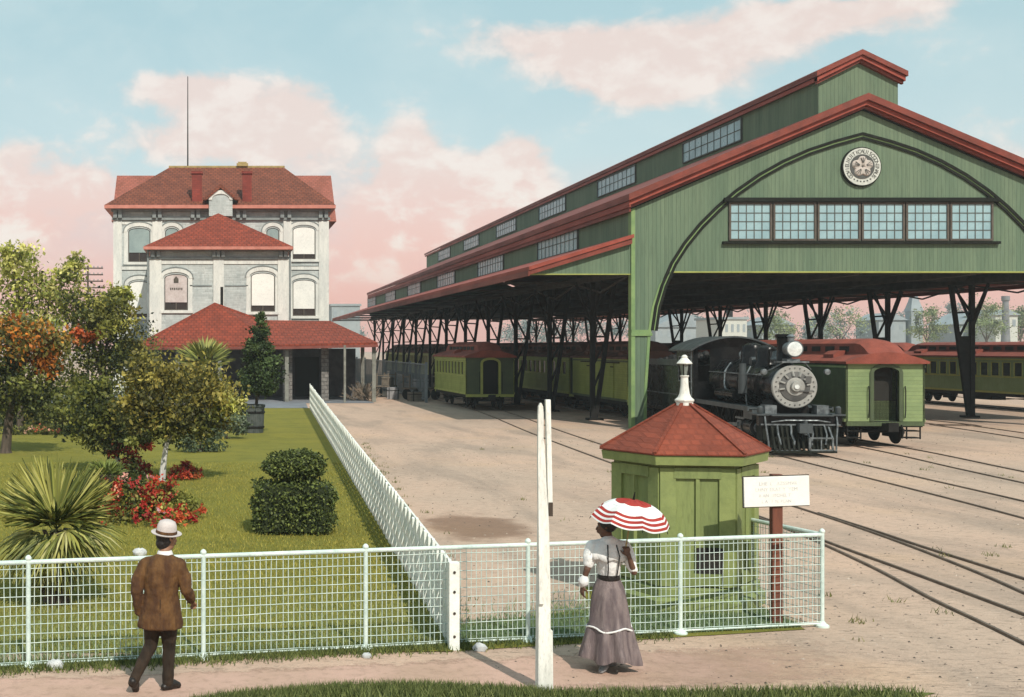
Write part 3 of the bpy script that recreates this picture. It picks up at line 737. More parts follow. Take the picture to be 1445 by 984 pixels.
# --- projecting bay
B0, B1, BZ = wx(212,YP), wx(406,YP), wz(352,YP)
ops = [(wx(a,YP), wx(b_,YP), wz(d,YP), wz(c,YP)) for a, b_, c, d in ((232,265,387,438),(354,388,385,440))]
wall_open(B0, B1, 0, BZ, YP, .24, ops, 'bay_wall', M['brick'])
MB().box(B0+.01, YP+.245, 0, B1-.01, YM-.13, BZ-.02).build('bay_wall', M['brick'], st)
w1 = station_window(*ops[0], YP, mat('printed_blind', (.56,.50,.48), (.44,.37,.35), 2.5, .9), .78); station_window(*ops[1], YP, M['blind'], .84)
xm = (ops[0][0]+ops[0][1])/2; zt = ops[0][3]
b = MB(); b.prism([(xm-.17,zt-.62),(xm+.17,zt-.62),(xm+.17,zt-.34),(xm,zt-.14),(xm-.17,zt-.34)], YP+.036, YP+.05)
for k in range(7): b.box(xm-.42+.13*k, YP+.036, zt-1.12+.03*(k%2), xm-.34+.13*k, YP+.05, zt-.95)
b.build('blind_marks', M['mullion'], w1)
for a, c in ((211,228),(301,316),(392,406.5)): MB().box(wx(a,YP), YP-.12, 0, wx(c,YP), YP-.004, wz(366,YP)).build('pilaster', M['trimw'], st)
for a, c in ((228,301),(316,392)):
    MB().box(wx(a,YP)+.01, YP-.07, wz(373,YP), wx(c,YP)-.01, YP-.004, wz(367,YP)).build('belt_course', M['trimw'], st)
for a, c in ((268,299),(317,350)): MB().box(wx(a,YP), YP-.05, wz(404,YP), wx(c,YP), YP-.004, wz(402.5,YP)).build('string_course', M['corn'], st)
b = MB()
b.box(B0-.1, YP-.2, wz(366,YP), B1+.1, YP+.1, wz(362.5,YP)); b.box(B0-.15, YP-.3, wz(355,YP), B1+.15, YP+.1, wz(352,YP))
for x in (216,224,302,308,315,396,403): xx = wx(x,YP); b.box(xx-.12, YP-.4, wz(363,YP)+.02, xx+.12, YP-.006, wz(353,YP))
b.build('cornice', M['corn'], st)
for i in range(22):
    xx = lerp(B0-.3, B1+.3, (i+.5)/22)
    if i == 0: bk = MB().box(xx-.08, YP-.6, wz(352,YP)+.01, xx+.08, YP-.08, wz(349.5,YP)).build('bracket', M['trimw'], st)
    else: inst(bk, st, (xx-bx0, 0, 0))
    if i == 0: bx0 = xx
e0, e1, yf = wx(204,YP), wx(412,YP), YP-.8; ze2 = wz(349,YP); ap = P(308, 301, YP+5.0)
MB().add([(e0,yf,ze2),(e1,yf,ze2),(e1,YM-.13,ze2),(e0,YM-.13,ze2),(ap.x,ap.y,ap.z),(ap.x,YM-.13,ap.z)], [(0,1,4),(1,2,5,4),(3,0,4,5),(3,2,1,0),(2,3,5)]).build('bay_roof', M['shingle'], st)
MB().box(e0-.03, yf-.03, ze2-.22, e1+.03, YM-.2, ze2-.01).build('eave_board', bpy.data.materials['pink_eave'], st)
for x in (209, 409): xx = wx(x,YP); MB().tube([(xx,YP-.18,0),(xx,YP-.18,wz(358,YP)),(xx,YP-.5,wz(352,YP))], .07, 8).build('downpipe', M['corn'], st)
# --- porch
ze3 = 3.62; a0 = V((wx(190,YV),YV,ze3)); a1 = V((wx(533,YV),YV,ze3+.18))
pk = P(303, 427, YP-2.6); pr = P(372, 452, YP-.8); pe = P(466, 453, YP-.2); c1 = V((a1.x, YP+5, ze3+.18)); mid = V((wx(400,YV), YV, ze3+.05))
vs = [a0, mid, a1, c1, pk, pr, pe, V((pe.x, YP+5, pe.z)), V((a0.x, YP-.1, ze3)), V((pk.x, YP-.02, pk.z)), V((pr.x, YP-.02, pr.z))]
fs = [(0,1,5,4),(1,2,6,5),(2,3,7,6),(8,0,4,9),(4,5,10,9),(5,6,10)]
n = len(vs); vs2 = [v - V((0,0,.14)) for v in vs]
b = MB().add(vs + vs2, fs + [tuple(i+n for i in f[::-1]) for f in fs] + [(0,n,n+1,1),(1,n+1,n+2,2),(2,n+2,n+3,3),(8,n+8,n,0)])
b.build('porch_roof', M['shingle'], st)
b = MB(); b.beam(a0-V((0,-.02,.22)), mid-V((0,-.02,.22)), .1, .16); b.beam(mid-V((0,-.02,.22)), a1-V((0,-.02,.22)), .1, .16); b.beam(a1-V((.02,0,.22)), c1-V((.02,0,.22)), .1, .16); b.build('porch_fascia', mat('dull_red_fascia', (.20,.05,.035), None, 2, .7), st)
GP_ = mat('grey_post', (.22,.22,.19), (.14,.14,.12), 3, .8)
for x in (wx(196,YV), wx(250,YV), wx(310,YV), wx(405,YV+.3)): MB().box(x-.12, YV+.5, 0, x+.12, YV+.74, 3.4).build('porch_post', GP_, st)
p = G(490, 570)
MB().box(p.x-.07, YV-.6, 0, p.x+.07, YV-.46, 3.62).build('porch_post', GP_, st); MB().box(wx(529,YV)-.12, YV+.4, 0, wx(529,YV)+.12, YV+.6, 3.5).build('porch_post', GP_, st)
MB().box(wx(529,YV)-.12, YV+7, 0, wx(529,YV)+.12, YV+7.2, 3.5).build('porch_post', GP_, st)
for xa, xb in ((399,412),(453,463)): MB().box(wx(xa,YV+2), YV+1.6, 0, wx(xb,YV+2), YV+2.2, 3.5).build('stone_pillar', M['stone'], st)
MB().box(wx(190,YV)+.6, YP-.4, 0, B0-.2, YP-.2, 3.3).build('porch_wall', M['porchwall'], st); MB().box(B1+.2, YP-.1, 0, wx(528,YV)-.3, YP+.12, 3.4).build('porch_wall', M['porchwall'], st)
MB().box(B0-.2, YP-.25, 0, B1+.2, YP-.13, 3.3).build('porch_wall', M['porchwall'], st)
dr = MB().box(wx(416,YP), YP-.18, 0, wx(450,YP), YP-.105, 2.8).build('door', M['inside'], st)
MB().box(wx(414.5,YP), YP-.2, 0, wx(416,YP)-.004, YP-.104, 2.9).box(wx(450,YP)+.004, YP-.2, 0, wx(451.5,YP), YP-.104, 2.9).build('door_frame', M['porchwall'], dr)
b = MB(); x = wx(313,YP-2.8); b.box(x-.10, YP-1.6, wz(436,YP-1.6), x+.10, YP-1.3, wz(405,YP-1.6)); b.build('stove_pipe', M['iron'], st)
# ------------------------------------------------------------------ railway cars (origin: ground under the near end, body runs along +Y)
def bogie(parent, y):
    t = MB()
    for s in (-1, 1):
        t.box(s*.86-.05, y-1.15, .46, s*.86+.05, y+1.15, .62); t.box(s*.86-.07, y-.25, .30, s*.86+.07, y+.25, .46)
        for k in (-.8, .8): t.box(s*.88-.06, y+k-.16, .38, s*.88+.07, y+k+.16, .70)
        for k in (-.3, 0, .3): t.cyl((s*.86,y+k,.3),(s*.86,y+k,.5), .06, n=8)
    t.box(-.86, y-.2, .46, .86, y+.2, .60)
    b = t.build('bogie', M['iron'], parent)
    for k in (-.8, .8):
        w = MB(); w.cyl((-.8,y+k,.53),(.8,y+k,.53), .06, n=8)
        for s in (-1, 1): w.lathe([(.43,0),(.45,.03),(.45,.08),(.40,.10),(.38,.05),(.12,.05),(.12,.11),(.05,.11)] if s > 0 else [(.05,-.11),(.12,-.11),(.12,-.05),(.38,-.05),(.40,-.10),(.45,-.08),(.45,-.03),(.43,0)], (s*.70,y+k,.53), 20, 'x')
        w.build('wheel', M['iron'], b, smooth=True)
def make_car(L, mats, nwin, label, group, end_open=True, cleres=True, baggage=False, wz0=1.95, wz1=2.72):
    side, end, roofm, trim = mats
    W, ZB, ZS = 1.34, .92, 2.98
    car = thing('railway_coach' if not baggage else 'baggage_car', label, 'railway car', (0,0,0), group)
    y0 = 0.0
    # sides: sill panel, letterboard and posts between the windows
    b = MB()
    n = nwin; m0, m1 = .55, .55
    pitch = (L-m0-m1)/max(n,1); ww = pitch*.74
    for s in (-1, 1):
        xo, xi = s*W, s*(W-.07)
        if baggage or n == 0: b.box(xi, .08, ZB, xo, L-.08, ZS)
        else:
            b.box(xi, .08, ZB, xo, L-.08, wz0); b.box(xi, .08, wz1, xo, L-.08, ZS)
            e = .08
            for i in range(n):
                c = m0 + pitch*(i+.5); b.box(xi, e, wz0, xo, c-ww/2, wz1); e = c+ww/2
            b.box(xi, e, wz0, xo, L-.08, wz1)
    b.build('body', side, car)
    MB().box(-W+.16, .5, ZB+.02, W-.16, L-.5, ZS).build('interior', M['inside'], car)
    b = MB()
    for s in (-1, 1):
        b.box(s*W, .10, ZB-.02, s*(W+.035), L-.10, ZB+.09); b.box(s*W, .08, ZS-.20, s*(W+.03), L-.08, ZS-.13)
        if n: b.box(s*W, .08, wz0-.07, s*(W+.03), L-.08, wz0-.015)
    b.build('belt_rail', trim, car)
    if n and not baggage:
        w0 = None
        for s in (-1, 1):
            f = None
            for i in range(n):
                c = m0 + pitch*(i+.5)
                if f is None:
                    bb = MB(); a, z = ww/2, .035
                    bb.box(s*(W-.03), c-a, wz0, s*(W+.02), c-a+z, wz1); bb.box(s*(W-.03), c+a-z, wz0, s*(W+.02), c+a, wz1)
                    bb.box(s*(W-.03), c-a+z, wz0, s*(W+.02), c+a-z, wz0+z); bb.box(s*(W-.03), c-a+z, wz1-z, s*(W+.02), c+a-z, wz1)
                    f = bb.build('window', trim, car)
                    MB().box(s*(W-.045), c-a+.005, wz0+.005, s*(W-.03), c+a-.005, wz1-.005).build('pane', M['darkglass'], f); c0 = c
                else: inst(f, car, (0, c-c0, 0))
    if baggage:
        for s in (-1, 1):
            for c in ([L*.30, L*.72]):
                d = MB().box(s*W, c-.8, ZB+.10, s*(W+.04), c+.8, ZS-.28).build('sliding_door', side, car)
                MB().box(s*(W+.04), c-.8, 2.50, s*(W+.055), c-.3, 2.56).box(s*W, c-1.7, ZS-.27, s*(W+.06), c+.9, ZS-.215).build('door_rail', M['iron'], d)
    # ends with an arched doorway
    def endwall(y, d):
        dx0, dx1, dz = -.40, .46, 2.62
        ya, yb = (y, y+.08) if d > 0 else (y-.08, y)
        b = MB()
        ar = [(lerp(-W, W, i/12), ZS + .27*math.sin(math.pi*i/12)) for i in range(13)]
        hd = arch_pts(dx0, dx1, dz, .18)
        b.prism([(-W,ZB),(dx0,ZB),(dx0,dz)] + [(x,z) for x, z in hd[1:-1] if x <= 0.03] + [(.03, ar[6][1])] + ar[5::-1] , ya, yb)
        b.prism([(W,ZB)] + ar[12:5:-1] + [(.03, ar[6][1])][:0] + [(x,z) for x, z in hd[1:-1] if x >= 0.03] + [(dx1,dz),(dx1,ZB)], ya, yb)
        e = b.build('end_wall', end, car)
        o1 = arch_pts(dx0, dx1, dz, .18); o2 = arch_pts(dx0-.13, dx1+.13, dz, .31)
        fr = [(dx0,ZB)] + o1 + [(dx1,ZB),(dx1+.13,ZB)] + o2[::-1] + [(dx0-.13,ZB)]
        yf = (y-.045, y+.10) if d > 0 else (y-.10, y+.045)
        dr = MB().prism(fr, *yf).build('door_frame', trim if not baggage else side, car)
        yi = y + d*.42
        MB().box(dx0-.1, yi, ZB, dx1+.1, yi+d*.03, 1.62).box(dx0-.1, yi, 1.66, dx0+.02, yi+d*.03, 2.75).box(dx1-.02, yi, 1.66, dx1+.1, yi+d*.03, 2.75).build('door', end if end_open else M['inside'], dr)
        MB().box(dx0+.02, yi+d*.01, 1.66, dx1-.02, yi+d*.02, 2.9).build('pane', M['coachd'] if baggage else M['inside'], dr)
        b = MB(); b.box(-W+.02, y-d*.02, ZB-.16, W-.02, y+d*.1, ZB-.01)
        b.build('buffer_beam', trim if not baggage else side, car)
        b = MB()
        for s in (-1, 1): b.tube([(s*.62+.03, y-d*.05, 1.05),(s*.62+.03, y-d*.09, 1.3),(s*.62+.03, y-d*.09, 2.0),(s*.62+.03,y-d*.05,2.15)], .018, 6)
        b.box(-.12, y-d*.5, .62, .12, y+d*.3, .86); b.box(-.17, y-d*.62, .60, .17, y-d*.42, .90); b.tube([(.5,y-d*.1,.8),(.52,y-d*.2,.6),(.45,y-d*.25,.35)], .035, 6)
        b.build('coupler', M['iron'], car)
        for s in (-1, 1):
            b = MB()
            for k, z in enumerate((.32, .56)): b.box(s*.78, y+d*.12, z, s*1.22, y+d*.5, z+.04)
            b.box(s*.76, y+d*.1, .30, s*.80, y+d*.14, .8); b.box(s*1.22, y+d*.1, .30, s*1.26, y+d*.14, .8); b.build('step', M['iron'], car)
    endwall(0.08, 1); endwall(L-.08, -1)
    # roof lofted along the car; the clerestory runs down into the ends
    def sec(y, k):
        ov = 1.42; pts = []
        cw = .62; lz = lambda x: ZS + .02 + .30*(1-(x/ov)**2)
        prof = [(-ov, ZS-.06), (-ov, ZS+.02)] + [(x, lz(x)) for x in (-1.15,-.9,-.74)]
        ck = lerp(.02, .42, k)
        prof += [(-cw-.02, lz(cw)+.02), (-cw, lz(cw)+ck*.92), (-cw*.6, lz(cw)+ck*1.12+.03), (0, lz(cw)+ck*1.2+.06)]
        prof += [(-x, z) for x, z in prof[:-1][::-1]]
        return [V((x, y, z)) for x, z in prof]
    ys = [(-.12,.0),(.05,.16),(.3,.55),(.6,.9),(.95,1)] if cleres else [(-.12,.0),(.3,.1),(.6,.15),(.9,.15)]
    kk = ys[-1][1]
    MB().loft([sec(y,k) for y, k in ys] + [sec(L-y,k) for y, k in ys[::-1]]).build('roof', roofm, car, smooth=True, angle=28)
    b = MB()
    nc = max(3, int(L/1.3))
    for s in (-1, 1):
        for i in range(nc):
            y = lerp(1.2, L-1.2, (i+.5)/nc); b.box(s*.615, y-.36, ZS+.36, s*.66, y+.36, ZS+.55)
    b.build('clerestory_light', M['inside'], car)
    vt = None
    for i in range(max(1, int(L/5))):
        y = lerp(2.0, L-2, i/max(1, int(L/5)-1)) if int(L/5) > 1 else L/2
        if vt is None:
            vt = MB().prism([(-1.12,ZS+.10),(-1.12,ZS+.26),(-.95,ZS+.38),(-.70,ZS+.40),(-.70,ZS+.10)], y-.42, y+.42).build('roof_vent', roofm, car); vy = y
        else: inst(vt, car, (0, y-vy, 0))
    # underframe
    b = MB(); b.box(-W+.06, .1, ZB-.2, W-.06, L-.1, ZB-.005)
    for s in (-1, 1): b.tube([(s*.8,2.6,ZB-.22),(s*.8,L*.38,.50),(s*.8,L*.62,.50),(s*.8,L-2.6,ZB-.22)], .025, 6)
    if L > 12: b.box(-.7, L*.42, .45, .1, L*.58, ZB-.2)
    b.build('underframe', M['iron'], car)
    bogie(car, 1.75); bogie(car, L-1.75)
    return car
def arch_pts(x0, x1, zs, rise, n=8):
    cx, hw = (x0+x1)/2, (x1-x0)/2
    return [(cx - hw*math.cos(math.pi*i/n), zs + rise*math.sin(math.pi*i/n)) for i in range(n+1)]
def set_at(o, x, y, a): o.location = (x, y, 0); o.rotation_euler = (0,0,R(a))

c1 = make_car(9.4, (M['coach'], M['coachd'], M['croof'], M['yellowg']), 9, 'short yellow-green coach standing alone in the open, its dark end door towards the yard', None, end_open=False)  # bright side and dark end put sunlit and shaded faces into the paint
set_at(c1, 14.62, 69.2, 1)
bg1 = make_car(18, (M['coachd'], M['coachp'], M['croof'], M['coachp']), 0, 'pale green baggage car with bright red roof standing beside the locomotive', None, baggage=True)  # dark side and pale end paint shade and sunlight onto the car
set_at(bg1, 22.95, 43.7, -2.6)
bg2 = make_car(10.2, (M['coach'], M['coachd'], M['croofb'], M['coachd']), 0, 'plain windowless yellow-green baggage car behind the shed pier', None, baggage=True)
set_at(bg2, 20.35, 59.3, -1)
pro = make_car(15.6, (M['coach'], M['coachd'], M['croofb'], M['yellowg']), 13, 'yellow-green coach with dark windows coupled behind the windowless baggage car', 'coaches of the long train under the shed')
set_at(pro, 20.52, 70.0, 0)
for k, w_ in enumerate(('second', 'third', 'fourth', 'fifth')):
    copy_thing(pro, (20.55, 70.0+16.1*(k+1), 0), 0, '%s windowed coach back from the windowless baggage car, same long train' % w_)
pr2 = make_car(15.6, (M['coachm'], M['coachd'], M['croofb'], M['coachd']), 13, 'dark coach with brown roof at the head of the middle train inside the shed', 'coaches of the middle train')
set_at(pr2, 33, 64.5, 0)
for k, w_ in enumerate(('second', 'third', 'fourth', 'fifth')):
    copy_thing(pr2, (33, 64.5+16.1*(k+1), 0), 0, '%s brown-roofed coach of the middle train inside the shed' % w_)
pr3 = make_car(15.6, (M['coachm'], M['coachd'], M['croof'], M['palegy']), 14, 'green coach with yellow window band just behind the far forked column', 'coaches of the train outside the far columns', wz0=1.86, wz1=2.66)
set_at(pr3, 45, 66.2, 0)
for k, w_ in enumerate(('nearest', 'farthest')):
    copy_thing(pr3, (45, 66.2+16.1*(k+1)*(1 if k else -1)-(16.1 if k else 0), 0), 0, '%s coach of the yellow-banded train outside the far columns' % w_)

# ------------------------------------------------------------------ steam locomotive (origin under the pilot, +Y towards the cab)
lc = thing('steam_locomotive', 'black steam locomotive with pale round smokebox front and brass headlight, nose out of the shed', 'locomotive', (0,0,0))
BZ_, BR = 2.22, .645
MB().lathe([(BR-.03,1.25),(BR,1.3),(BR,2.95),(BR-.02,3.0)], (0,0,BZ_), 36, 'y').build('smokebox', M['loco'], lc, smooth=True)
b = MB(); b.lathe([(BR-.02,3.0),(BR+.03,3.03),(BR+.09,5.0),(BR+.20,6.2),(BR+.20,8.0)], (0,0,BZ_), 36, 'y')
bo = b.build('boiler', M['loco'], lc, smooth=True)
b = MB()
for y in (3.05, 3.9, 4.8): b.lathe([(BR+.02,y),(BR+.045+.06*min(1,max(0,(y-3)/2)),y+.01),(BR+.045+.06*min(1,max(0,(y-3)/2)),y+.07),(BR+.02,y+.08)], (0,0,BZ_), 36, 'y')
b.build('boiler_band', M['iron'], bo, smooth=True)
sf = MB().lathe([(BR+.035,1.14),(BR+.06,1.16),(BR+.06,1.25),(BR,1.26)][::1], (0,0,BZ_), 48, 'y').build('smokebox_front', M['graphl'], lc, smooth=True)
MB().lathe([(.02,1.03),(.10,1.03),(.14,1.06),(.30,1.08),(.47,1.115),(.485,1.137),(.485,1.15)], (0,0,BZ_), 40, 'y').build('smokebox_door', M['graph'], sf, smooth=True)
MB().lathe([(.05,.94),(.15,.95),(.17,1.0),(.17,1.05)], (0,0,BZ_), 24, 'y').lathe([(.26,1.055),(.29,1.06),(.29,1.09)], (0,0,BZ_), 32, 'y').build('hub', M['graphl'], sf, smooth=True)
b = MB()
for k in range(24):
    a = 2*math.pi*k/24; b.cyl((.60*math.cos(a),1.115,BZ_+.60*math.sin(a)),(.60*math.cos(a),1.15,BZ_+.60*math.sin(a)), .022, n=8)
b.build('rivet', M['graph'], sf)
b = MB()
for k in range(7):
    a = R(10+k*30); b.beam((.34*math.cos(a),1.06,BZ_+.34*math.sin(a)),(.50*math.cos(a),1.10,BZ_+.50*math.sin(a)), .07, .05)
b.build('door_dog', M['graphl'], sf)
b = MB(); b.box(.30,1.03,BZ_+.12,.48,1.12,BZ_+.34); b.beam((.1,1.04,BZ_-.14),(.55,1.06,BZ_-.14),.035,.04); b.build('number_plate', M['graph'], sf)
MB().cyl((0,.91,BZ_),(0,.955,BZ_), .075, n=12).build('hub_bolt', M['lens'], sf)
# headlight on its bracket
b = MB(); b.box(-.42, 1.05, 2.99, .42, 1.9, 3.04); b.box(-.20, 1.25, 3.04, .20, 1.75, 3.12); b.build('lamp_bracket', M['steel'], lc)
hl = MB().lathe([(.26,1.12),(.275,1.14),(.275,1.28),(.24,1.30),(.23,1.66),(.16,1.74)], (0,0,3.44), 28, 'y').lathe([(.10,0),(.10,.14),(.14,.16),(.06,.24)], (0,1.5,3.68), 12).build('headlight', M['steel'], lc, smooth=True)
MB().lathe([(.02,1.10),(.225,1.118),(.245,1.124)], (0,0,3.44), 28, 'y').build('lens', M['lens'], hl, smooth=True)
# stack, domes, bell, dynamo
MB().lathe([(.34,-.1),(.30,.04),(.24,.14),(.22,.75),(.24,.95),(.29,1.0),(.29,1.08),(.24,1.09)], (0,2.15,BZ_+BR-.02), 24).build('smokestack', M['loco'], lc, smooth=True)
bl = MB().lathe([(.20,0),(.19,.04),(.14,.12),(.12,.24),(.05,.30)], (0,2.95,BZ_+BR+.22), 20).build('bell', M['steel'], lc, smooth=True)
b = MB()
for s in (-1, 1): b.beam((s*.24,2.95,BZ_+BR-.03),(s*.24,2.95,BZ_+BR+.55),.05,.06)
b.beam((-.26,2.95,BZ_+BR+.54),(.26,2.95,BZ_+BR+.54),.05,.05); b.build('bell_yoke', M['iron'], bl)
b = MB(); b.lathe([(.46,-.12),(.40,.05),(.36,.12),(.36,.48),(.30,.62),(.14,.70),(.02,.71)], (0,3.9,BZ_+BR), 24); b.build('sand_dome', M['loco'], lc, smooth=True)
b = MB(); b.lathe([(.50,-.12),(.44,.05),(.40,.14),(.40,.55),(.33,.70),(.15,.78),(.02,.79)], (0,5.5,BZ_+BR), 24); b.build('steam_dome', M['loco'], lc, smooth=True)
b = MB()
for dx in (-.1, .1): b.lathe([(.05,0),(.05,.22),(.07,.24),(.07,.36),(.03,.42)], (dx,6.55,BZ_+BR+.05), 12)
b.build('safety_valve', M['steel'], lc, smooth=True)
b = MB(); b.cyl((-.30,4.75,BZ_+BR+.12),(.25,4.75,BZ_+BR+.12), .17, n=16); b.build('dynamo', M['locog'], lc, smooth=True)
# handrails and piping on both flanks
b = MB()
for s in (-1, 1):
    b.tube([(s*.30,1.2,BZ_+.80),(s*.62,1.5,BZ_+.55),(s*.80,2.4,BZ_+.36),(s*.84,8.0,BZ_+.36)], .022, 8)
    for y in (2.4, 4, 5.6, 7.2): b.beam((s*.66,y,BZ_+.36),(s*.84,y,BZ_+.36),.04,.04)
    b.tube([(s*.55,3.9,BZ_+.62),(s*.74,3.8,BZ_+.3),(s*.80,3.6,BZ_-.3),(s*.78,3.5,BZ_-.85)], .025, 8)
    b.tube([(s*.50,6.4,BZ_+.70),(s*.76,6.2,BZ_+.4),(s*.86,5.9,BZ_-.1),(s*.86,5.4,BZ_-.5)], .035, 8)
b.build('handrail', M['steel'], lc)
b = MB()
for s in (-1, 1):
    b.cyl((s*.92,4.2,BZ_-.38),(s*.92,6.4,BZ_-.38), .17, n=14)
b.build('air_tank', M['loco'], lc, smooth=True)
b = MB(); b.cyl((-1.02,3.2,BZ_-.30),(-1.02,3.2,BZ_+.35), .14, n=14); b.cyl((-1.02,3.2,BZ_+.38),(-1.02,3.2,BZ_+.72), .11, n=14); b.lathe([(.16,-.02),(.16,.04)], (-1.02,3.2,BZ_+.35), 14); b.build('air_pump', M['locog'], lc, smooth=True)
for s in (-1, 1):
    b = MB(); b.box(s*.70, 1.55, 1.46, s*1.32, 8.2, 1.51); b.box(s*1.31, 1.55, 1.40, s*1.35, 8.2, 1.55); b.build('running_board', M['locog'], lc)
# frame, smokebox saddle
b = MB(); b.box(-.55, .75, .75, .55, 10.0, 1.15); b.prism([(-.75,1.1),(-.5,1.75),(.5,1.75),(.75,1.1)], 1.6, 2.7); b.build('frame', M['iron'], lc)
# cylinders with valve chests
for s in (-1, 1):
    c = MB().lathe([(.20,1.45),(.30,1.47),(.30,1.56),(.27,1.58),(.27,2.42),(.30,2.44),(.30,2.52),(.20,2.54)], (s*1.0,0,.86), 24, 'y').build('cylinder', M['loco'], lc, smooth=True)
    MB().box(s*.70,1.52,1.12,s*1.22,2.46,1.44).build('valve_chest', M['locog'], c)
    MB().lathe([(.03,1.40),(.17,1.42),(.19,1.45)], (s*1.0,0,.86), 20, 'y').build('cylinder_cover', M['steel'], c, smooth=True)
    rd = MB().cyl((s*1.0,2.5,.86),(s*1.0,3.4,.86), .035, n=8); rd.box(s*.94,3.3,.72,s*1.06,3.7,1.0); rd.beam((s*1.04,2.6,1.08),(s*1.04,3.9,1.08),.05,.07); rd.beam((s*1.04,2.6,.66),(s*1.04,3.9,.66),.05,.07)
    rd.beam((s*1.09,3.5,.86),(s*1.09,5.75,.72),.06,.13); rd.beam((s*1.02,4.25,.68),(s*1.02,7.35,.68),.05,.12); rd.build('connecting_rod', M['steel'], lc)
def driver(r, y, name='driving_wheel'):
    for s in (-1, 1):
        w = MB(); sg = 1 if s > 0 else -1
        prof = [(r+.03,-.07*sg),(r+.03,-.04*sg),(r,-.03*sg),(r,.06*sg),(r-.09,.06*sg),(r-.10,-.02*sg)]
        w.lathe(prof, (s*.76,y,r+.085), 32, 'x')
        for k in range(14):
            a = 2*math.pi*k/14; w.beam((s*.77,y+.1*math.cos(a),r+.085+.1*math.sin(a)),(s*.77,y+(r-.08)*math.cos(a),r+.085+(r-.08)*math.sin(a)),.05,.05,(1,0,0))
        w.cyl((s*.70,y,r+.085),(s*.90,y,r+.085),.13,n=14)
        if r > .5: w.cyl((s*.76,y-.12,r-.0),(s*1.08,y-.12,r-.0),.07,n=10)
        w.build(name, M['iron'], lc)
for y in (4.4, 5.9, 7.4): driver(.66, y)
for y in (1.35, 2.85): driver(.36, y, 'leading_wheel')
MB().box(-.6,1.1,.36,.6,3.1,.50).build('leading_truck', M['iron'], lc)
# pilot beam and footboard pilot
b = MB(); b.box(-1.28,.62,.98,1.28,.86,1.30); pb = b.build('pilot_beam', M['loco'], lc)
MB().box(-.95,.40,1.30,.95,1.5,1.335).box(-1.36,.55,1.31,-.95,1.5,1.36).box(.95,.55,1.31,1.36,1.5,1.36).build('pilot_deck', M['locog'], pb)
for s in (-1, 1): MB().box(s*.62,.95,1.34,s*.98,1.42,1.62).build('steam_chest_step', M['steel'], pb)
b = MB()
b.beam((-1.22,.60,1.02),(1.22,.60,1.02),.04,.05)
for s in (-1, 1):
    b.tube([(s*1.1,.6,1.28),(s*1.1,.52,1.05),(s*1.05,.46,.6),(s*1.02,.40,.22)], .03, 8)
    b.tube([(s*.30,.6,1.0),(s*.33,.45,.72),(s*.26,.38,.50),(s*.30,.34,.24)], .035, 8)
    b.tube([(s*.72,.6,1.0),(s*.74,.42,.70),(s*.68,.36,.40)], .03, 8)
    b.beam((s*1.02,.35,.20),(s*.12,.28,.20),.05,.05)
b.tube([(-.9,.58,1.1),(-.5,.5,1.16),(.5,.5,1.16),(.9,.58,1.1)], .025, 8)
b.build('pilot_pipe', M['steel'], pb)
b = MB()
b.box(-.9,.62,.25,.9,.95,.98); b.box(-1.15,.7,.5,1.15,1.3,.98)
for k in range(13):
    x = -.90+.15*k; b.beam((x,.60,.96),(x*.98,.28,.20),.06,.06)
b.beam((-.98,.28,.18),(.98,.28,.18),.16,.06); b.beam((-.95,.44,.60),(.95,.44,.60),.05,.05)
b.build('pilot_bars', M['trim'], pb)
b = MB(); b.beam((.15,.22,.24),(.85,.22,.24),.05,.05); b.beam((.15,.22,.62),(.85,.22,.62),.05,.05); b.beam((.15,.22,.24),(.15,.22,.62),.07,.05); b.beam((.85,.22,.24),(.85,.22,.62),.05,.05); b.beam((.50,.22,.24),(.50,.22,.62),.035,.035)
b.beam((.15,.24,.60),(.15,.6,.95),.05,.05); b.beam((.85,.24,.60),(.85,.6,.95),.05,.05); b.build('footboard', M['steel'], pb)
b = MB(); b.box(-.14,.15,.82,.14,.65,1.06); b.box(-.2,.08,.78,.2,.24,1.08); b.cyl((0,.16,.72),(0,.16,1.18),.06,n=10); b.build('coupler', M['locog'], pb)
for s in (-1, 1):
    MB().lathe([(.08,0),(.09,.02),(.09,.2),(.05,.25)], (s*1.2,.75,1.36), 14).build('marker_lamp', M['locog'], lc, smooth=True)
    MB().lathe([(.02,0),(.09,.01),(.10,.05),(.09,.16)], (s*.98,1.0,BZ_+.48), 16, 'y').build('marker_lamp', M['steel'], lc, smooth=True)
# cab
b = MB(); Y0, Y1, CW, Z0, Z1 = 8.0, 10.4, 1.42, 1.15, 3.40
for s in (-1, 1):
    xo, xi = s*CW, s*(CW-.05)
    b.box(xi,Y0,Z0,xo,Y1,2.15); b.box(xi,Y0,3.15,xo,Y1,Z1); b.box(xi,Y0,2.15,xo,Y0+.3,3.15); b.box(xi,Y0+1.15,2.15,xo,Y0+1.30,3.15); b.box(xi,Y1-.25,2.15,xo,Y1,3.15)
b.box(-CW+.05,Y0,Z0,CW-.05,Y0+.05,2.2)
for s in (-1, 1): b.box(s*(CW-.05),Y0,2.2,s*(CW-.18),Y0+.05,Z1); b.box(s*.80,Y0,2.2,s*.55,Y0+.05,Z1)
b.box(-.55,Y0,2.2,.55,Y0+.05,Z1)
cb = b.build('cab', M['loco'], lc)
b = MB()
rp = [(lerp(-CW-.16, CW+.16, i/12), Z1 + .52*math.sin(math.pi*i/12)**.8 if 0 < i < 12 else Z1) for i in range(13)]
b.prism(rp + [(x, z-.06) for x, z in rp[::-1]], Y0-.35, Y1+.7); b.build('cab_roof', M['locog'], cb)
b = MB(); b.prism(rp, Y0+.01, Y0+.045); b.build('cab_gable', M['loco'], cb)
b = MB()
